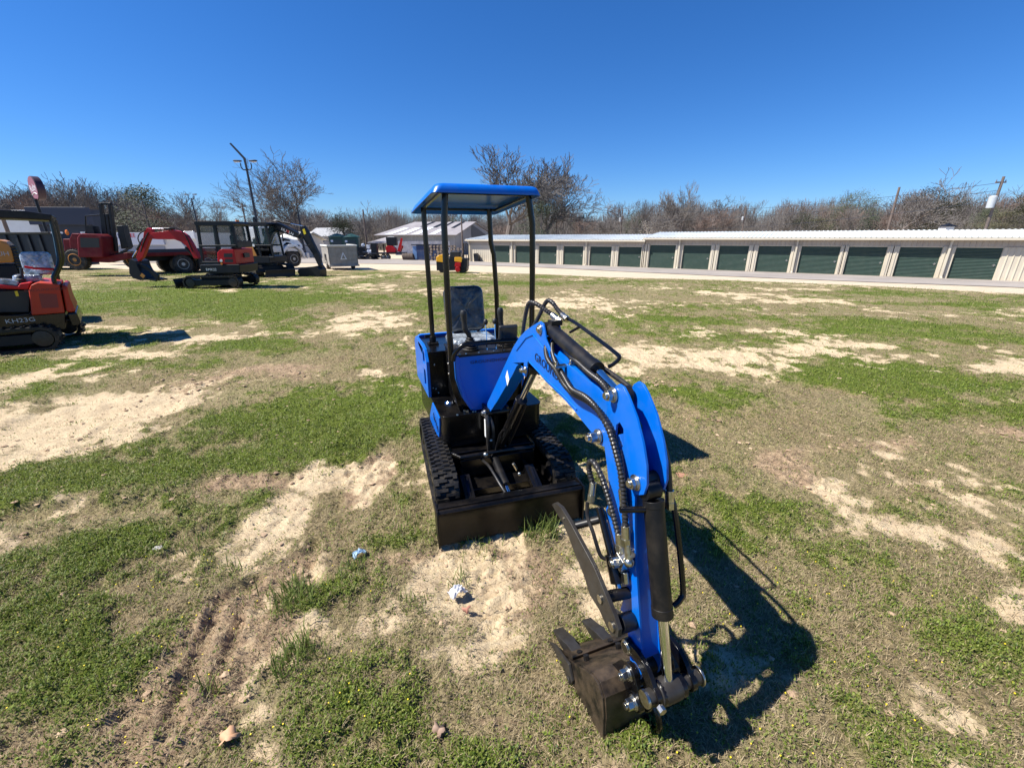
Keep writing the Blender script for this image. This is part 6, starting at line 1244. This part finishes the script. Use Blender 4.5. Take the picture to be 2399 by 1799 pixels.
def bare(seed, maxl=5, spread=.5, trunkL=.26, r=.02, rmin=.0017, up=.6, tm='twig', lean=0, side=.6):
    """unit-height tree (about 1 m tall); scaled on placing"""
    rg = random.Random(seed); a, b_ = MB(), MB(); grow(rg, a, b_, Vector((0, 0, 0)), Vector((lean, 0, 1)).normalized(), trunkL, r, 0, maxl, spread, rmin, up, side)
    zm = max(p[2] for p in a.v+b_.v); s_ = 1/zm
    for m_ in (a, b_): m_.v = [(x*s_, y*s_, z*s_) for x, y, z in m_.v]
    root = empty('bare_tree', (0, 0, 0)); a.build('trunk', 'trunk', root, smooth=False); b_.build('crown', tm, root, smooth=False); return root
def ever(seed, m='pine', shape=0, n=7000):
    rg = random.Random(seed); root = empty('evergreen_tree', (0, 0, 0)); a = MB(); a.cyl((0, 0, 0), (0, 0, .9), .018, 8, r2=.005)
    a.build('trunk', 'trunk', root); c_ = MB(); cl = [(rg.gauss(0, 1), rg.gauss(0, 1), rg.random()) for _ in range(46)]
    def rad(z): return (.30*(1-z)**.8+.02) if shape == 0 else .34*math.sqrt(max(0, 1-((z-.6)/.42)**2)) if shape == 1 else .26*math.sin(PI*min(1, z*.92+.12))**.6
    z0 = .12 if shape != 1 else .35
    for cx_, cy_, cz_ in cl:
        z = z0+(1-z0)*cz_; an = math.atan2(cy_, cx_); rr_ = rad(z)*rg.uniform(.35, 1.0); ctr = Vector((math.cos(an)*rr_, math.sin(an)*rr_, z-.02)); sz = .05+.05*rg.random()
        for k_ in range(n//46):
            p = ctr+Vector((rg.gauss(0, 1), rg.gauss(0, 1), rg.gauss(0, .55)))*sz; s_ = rg.uniform(.006, .012); d = Vector((rg.gauss(0, 1), rg.gauss(0, 1), rg.gauss(0, .6))).normalized(); e = d.orthogonal().normalized()
            c_.add([p-d*s_, p+e*s_*.6, p+d*s_, p-e*s_*.5], [(0, 1, 2, 3)])
    c_.build('crown', m, root, smooth=False); return root
PB = [bare(s_, 5, sp_, tl, up=u_, tm=t_) for s_, sp_, tl, u_, t_ in ((1, .46, .30, .7, 'twig'), (2, .55, .24, .5, 'twig'), (3, .42, .34, .9, 'twigr'), (4, .6, .22, .4, 'twig'), (5, .5, .28, .7, 'twigr'), (6, .38, .36, 1.0, 'twig'))]
PE = [ever(11, 'pine', 2), ever(12, 'olive', 2), ever(13, 'pine', 0), ever(14, 'pine', 1)]
used = set()
def place(proto, u, D, vt, label, width=1.0, rz=None, zg=None, group=None, cat='tree', lean=0):
    x = at(u, D); zg = (-1.3 if D > 60 else float(gz(x, D))) if zg is None else zg; H = zat(vt, D)-zg
    o_ = proto if proto.name not in used else copy_tree(proto); used.add(proto.name) if o_ is proto else None
    o_.location = (x, D, zg); o_.scale = (H*width, H*width, H); o_.rotation_euler = (0, lean, random.random()*6.28 if rz is None else rz); tag(o_, label, cat, group); return o_
BIG = [bare(31, 6, .46, .22, r=.020, rmin=.0010, up=.45, side=.7), bare(43, 6, .40, .2, r=.018, rmin=.0010, up=.8, side=.8), bare(39, 6, .52, .2, r=.022, rmin=.0011, up=.35, side=.7)]
place(BIG[0], 712, 60, 352, 'large bare tree with wide open limbs behind the grey excavator boom', 1.3)
place(BIG[1], 1185, 72, 330, 'tallest bare tree rising behind the right half of the blue canopy', 1.45, rz=1.0)
place(BIG[2], 1278, 66, 385, 'gnarled bare tree just right of the canopy, its foot wrapped in evergreen ivy', 1.25)
place(BIG[1], 1596, 92, 424, 'bare tree with a rounded fan-shaped crown standing above the tree line behind the storage roofs', .9)
place(PB[1], 2085, 60, 398, 'leaning bare tree with long thin limbs behind the right storage building', 1.1, lean=.12)
place(PB[0], 465, 70, 443, 'bare tree standing left of the tall lamp post', 1.2); place(PB[5], 533, 74, 458, 'small bare tree directly left of the tall lamp post', 1.0)
place(PE[0], 1268, 64, 478, 'dark ivy-covered evergreen clump right of the canopy', 1.6); place(PE[2], 812, 66, 498, 'dark cedar standing over the green portable toilets', 1.5)
place(PE[0], 365, 72, 436, 'dark evergreen behind the sign band at the left', 1.5); place(PE[3], 2165, 88, 442, 'round-topped pine rising in the right-hand tree line', 1.2); place(PE[3], 1990, 95, 448, 'pale-topped pine left of the broken pole', 1.1)
place(PE[1], 2330, 70, 500, 'dark green evergreen behind the right utility pole', 1.8); place(PE[0], 2392, 66, 478, 'dark evergreen at the right edge of the tree line', 1.6)
place(PE[1], 1905, 92, 515, 'olive green bush in the tree line behind the taller storage roof', 2.0)
TOPU = [-120, 0, 60, 110, 160, 250, 310, 360, 420, 480, 560, 640, 700, 800, 860, 940, 1000, 1100, 1200, 1300, 1400, 1500, 1600, 1700, 1800, 1900, 2000, 2100, 2200, 2300, 2399, 2550]
TOPV = [430, 435, 445, 425, 408, 408, 428, 440, 478, 490, 498, 492, 482, 478, 470, 480, 485, 482, 478, 470, 478, 470, 462, 458, 468, 462, 450, 445, 448, 438, 432, 425]
rg = random.Random(77); kinds = ['straight grey bare tree', 'wide bare tree', 'reddish bare tree', 'spreading bare tree', 'reddish slender bare tree', 'tall narrow bare tree']
i = 0
for row, (D0, n, dv) in enumerate(((96, 46, 10), (112, 50, 0), (84, 26, 30))):
    for j in range(n):
        u = -110+2640*(j+.5)/n+rg.uniform(-22, 22); D = D0+rg.uniform(-6, 6)
        if row == 2 and (930 < u < 1160): continue
        if D < 90 and 560 < u < 620: D = 96
        kx = rg.randrange(6); vt = np.interp(u, TOPU, TOPV)+dv+rg.uniform(-8, 16)
        ee = rg.random() < .10
        if ee: place(PE[rg.randrange(3)], u, D, vt+14, 'dark evergreen growing among the bare winter trees of the far tree line', 1.3, group='evergreens in the tree line')
        else: place(PB[kx], u, D, vt, kinds[kx]+' in the far winter tree line', rg.uniform(.85, 1.25), group='%ss of the tree line' % kinds[kx])
# brushy woods under and behind the trees
q = MB()
for k_ in range(20000):
    u = rg.uniform(-150, 2560); D = rg.uniform(98, 138); x = at(u, D); vt_ = float(np.interp(u, TOPU, TOPV))+14; h = (zat(vt_, D)+1.3)*rg.uniform(.35, 1.0)*(.9+.12*math.sin(u*.021)+.08*math.sin(u*.063)); a = Vector((x, D, -1.3 if D < 128 else 0)); b_ = a+Vector((rg.gauss(0, .9), rg.gauss(0, .5), h)); r = .04
    m_ = (a+b_)*.5+Vector((rg.gauss(0, .3), 0, 0)); seg(q, a, m_, r*1.4, r); seg(q, m_, b_, r, r*.5); c_ = m_+Vector((rg.gauss(0, 1.1), rg.gauss(0, .6), h*.5)); seg(q, m_, c_, r*.8, r*.4)
    c2 = b_*.6+a*.4; seg(q, c2, c2+Vector((rg.gauss(0, .9), 0, h*.35)), r*.7, r*.4)
tag(q.build('woods', 'twig', None, smooth=False), 'tangled grey-brown winter brush filling the far tree line', 'woods', kind='stuff')
q = MB()
for k_ in range(16000):
    u = rg.uniform(-150, 2560); D = rg.uniform(100, 130); x = at(u, D); z = -1.2+4.6*rg.random()**1.4; s_ = rg.uniform(.12, .3); d = Vector((rg.gauss(0, 1), rg.gauss(0, .5), rg.gauss(0, 1))).normalized(); e = d.orthogonal().normalized(); p = Vector((x, D, z))
    q.add([p-d*s_, p+e*s_*.5, p+d*s_, p-e*s_*.5], [(0, 1, 2, 3)])
tag(q.build('undergrowth', 'olive', None, smooth=False), 'low brown-green undergrowth along the foot of the woods', 'undergrowth', kind='stuff')
# white-blossomed shrub in the tree line
bs = empty('blossom_tree', (at(1535, 84), 84, -1.3), 0, 'white-blossomed small tree among grey brush behind the storage roofs', 'tree'); q = MB(); c_ = MB()
for k_ in range(26):
    a = Vector((0, 0, 0)); d = Vector((rg.gauss(0, .35), rg.gauss(0, .3), 1)).normalized(); b_ = a+d*rg.uniform(4, 7.2); seg(q, a, b_, .05, .02)
    for j in range(26): p = a+(b_-a)*rg.uniform(.35, 1)+Vector((rg.gauss(0, .2), rg.gauss(0, .2), rg.gauss(0, .2))); s_ = .07; c_.add([p+Vector((-s_, 0, 0)), p+Vector((0, 0, s_)), p+Vector((s_, 0, 0)), p+Vector((0, 0, -s_))], [(0, 1, 2, 3)])
q.build('trunk', 'trunk', bs, smooth=False); c_.build('crown', mat('pale_blossom', (.62, .58, .48), .8), bs, smooth=False)

# ---------------------------------------------------------------- litter on the grass
def crumple(name, m, loc, w_, h_, seed, label, cat, z=.02, th=.0):
    rg2 = random.Random(seed); n = 9; v = []; f = []
    for i_ in range(n):
        for j_ in range(n):
            a, b_ = i_/(n-1)-.5, j_/(n-1)-.5; k_ = 1-.35*rg2.random()*(abs(a) > .45 or abs(b_) > .45)
            v.append((a*w_*k_, b_*h_*k_, z*rg2.random()+z*.8*math.cos(a*4)))
    for i_ in range(n-1):
        for j_ in range(n-1): o_ = i_*n+j_; f.append((o_, o_+n, o_+n+1, o_+1))
    q = MB(); q.add(v, f); o_ = q.build(name, m, None, smooth=False); o_.location = loc; o_.rotation_euler = (0, 0, rg2.random()*3); s_ = o_.modifiers.new('t', 'SOLIDIFY'); s_.thickness = .002; return tag(o_, label, cat)
crumple('paper_scrap', mat('crumpled_white_paper', (.6, .6, .62), .7), (-.31, 1.83, .012), .10, .07, 1, 'crumpled white paper scrap on the bare sand left of the thumb', 'paper scrap', .03)
crumple('wrapper', mat('pale_blue_wrapper', (.4, .55, .68), .5), (-.965, 2.14, .012), .09, .05, 2, 'small pale blue wrapper in the grass left of the blade', 'wrapper', .02)
def leaf(loc, size, rz, label, seed, col=(.52, .30, .17)):
    rg2 = random.Random(seed); n = 20; v = [(0, 0, .012)]; 
    for i_ in range(n):
        a = 2*PI*i_/n; r_ = size*(.62+.38*abs(math.cos(a*2.5))+rg2.uniform(-.06, .06)); v.append((math.cos(a)*r_, math.sin(a)*r_*.8, .006+.02*math.cos(a*2+seed)*.8+rg2.uniform(0, .006)))
    q = MB(); q.add(v, [(0, i_+1, (i_+1) % n+1) for i_ in range(n)]); o_ = q.build('fallen_leaf', mat('dry_leaf_%d' % seed, col, .7), None, ang=70); o_.location = loc; o_.rotation_euler = (0, 0, rz); s_ = o_.modifiers.new('t', 'SOLIDIFY'); s_.thickness = .0012; return tag(o_, label, 'leaf')
leaf((-1.131, 1.114, .02), .042, .4, 'large curled tan leaf lying on dark soil in the lower left', 3)
leaf((-.55, 1.24, .015), .022, 1.4, 'small brown leaf among sprigs near the bottom of the picture', 4, (.33, .17, .11))
leaf((-.30, 1.14, .015), .032, 2.2, 'dull brown leaf near the bottom middle, left of the bucket', 5, (.30, .20, .14))
leaf((-.25, 1.72, .015), .026, .2, 'reddish leaf on the sand just below the white paper scrap', 6, (.40, .18, .12))
q = MB(); q.add([(p[0]*.09, p[1]*.06, p[2]*.02) for p in ICO], ICF); o = q.build('clay_clod', mat('red_clay', (.45, .23, .15), .9, var=((.3, .16, .1), 20, .2)), None, ang=60); o.location = (1.39, 3.06, .01); tag(o, 'flat reddish clay clod in the grass right of the arm', 'clod')
q = MB(); q.add([(p[0]*.035, p[1]*.028, p[2]*.016) for p in ICO], ICF); o = q.build('stone', mat('pale_grey_stone', (.42, .40, .38), .85), None, ang=60); o.location = (-2.28, 2.2, .012); tag(o, 'pale grey stone in the grass at the left', 'stone')
# ---------------------------------------------------------------- separate parts that were drawn together into objects of their own
def split_parts(o):
    me = o.data; n = len(me.vertices); par = list(range(n))
    def find(a):
        while par[a] != a: par[a] = par[par[a]]; a = par[a]
        return a
    for e in me.edges:
        a, b = find(e.vertices[0]), find(e.vertices[1])
        if a != b: par[a] = b
    isl = {}
    for i in range(n): isl.setdefault(find(i), []).append(i)
    keys = list(isl); boxes = []
    for k in keys:
        c = np.array([me.vertices[i].co[:] for i in isl[k]]); boxes.append([c.min(0)-.002, c.max(0)+.002])
    grp = list(range(len(keys)))
    def gf(a):
        while grp[a] != a: a = grp[a]
        return a
    for i in range(len(keys)):
        for j in range(i+1, len(keys)):
            if (boxes[i][0] <= boxes[j][1]).all() and (boxes[j][0] <= boxes[i][1]).all():
                a, b = gf(i), gf(j)
                if a != b: grp[a] = b
    sets = {}
    for i, k in enumerate(keys): sets.setdefault(gf(i), set()).update(isl[k])
    if len(sets) < 2: return
    for s_, ids in enumerate(sorted(sets.values(), key=min)):
        bm = bmesh.new(); bm.from_mesh(me); bm.verts.ensure_lookup_table(); bmesh.ops.delete(bm, geom=[v for v in bm.verts if v.index not in ids], context='VERTS')
        m2 = bpy.data.meshes.new(o.name.split('.')[0]); bm.to_mesh(m2); bm.free(); m2.materials.append(me.materials[0])
        c = o.copy(); c.data = m2; COL.objects.link(c); c.parent = o.parent
        if s_ == 0:
            for ch in [x for x in bpy.data.objects if x.parent == o]: ch.parent = c
    nm = o.name; bpy.data.objects.remove(o)
SPLIT = {'post_bracket', 'thumb_cross_tube', 'side_cutter', 'fitting', 'bolt', 'console_screw', 'pivot_pin', 'arm_bolt', 'thumb_pin', 'engine_block', 'white_tank', 'post', 'tooth_bolt', 'bracket_bolt', 'link_bolt', 'vent_grille', 'container_wheel', 'lift_arm', 'pipe', 'bucket_link', 'weld_bead', 'seat_bracket'}
for o in list(bpy.data.objects):
    if o.type == 'MESH' and o.name.split('.')[0] in SPLIT and o.data.users == 1: split_parts(o)
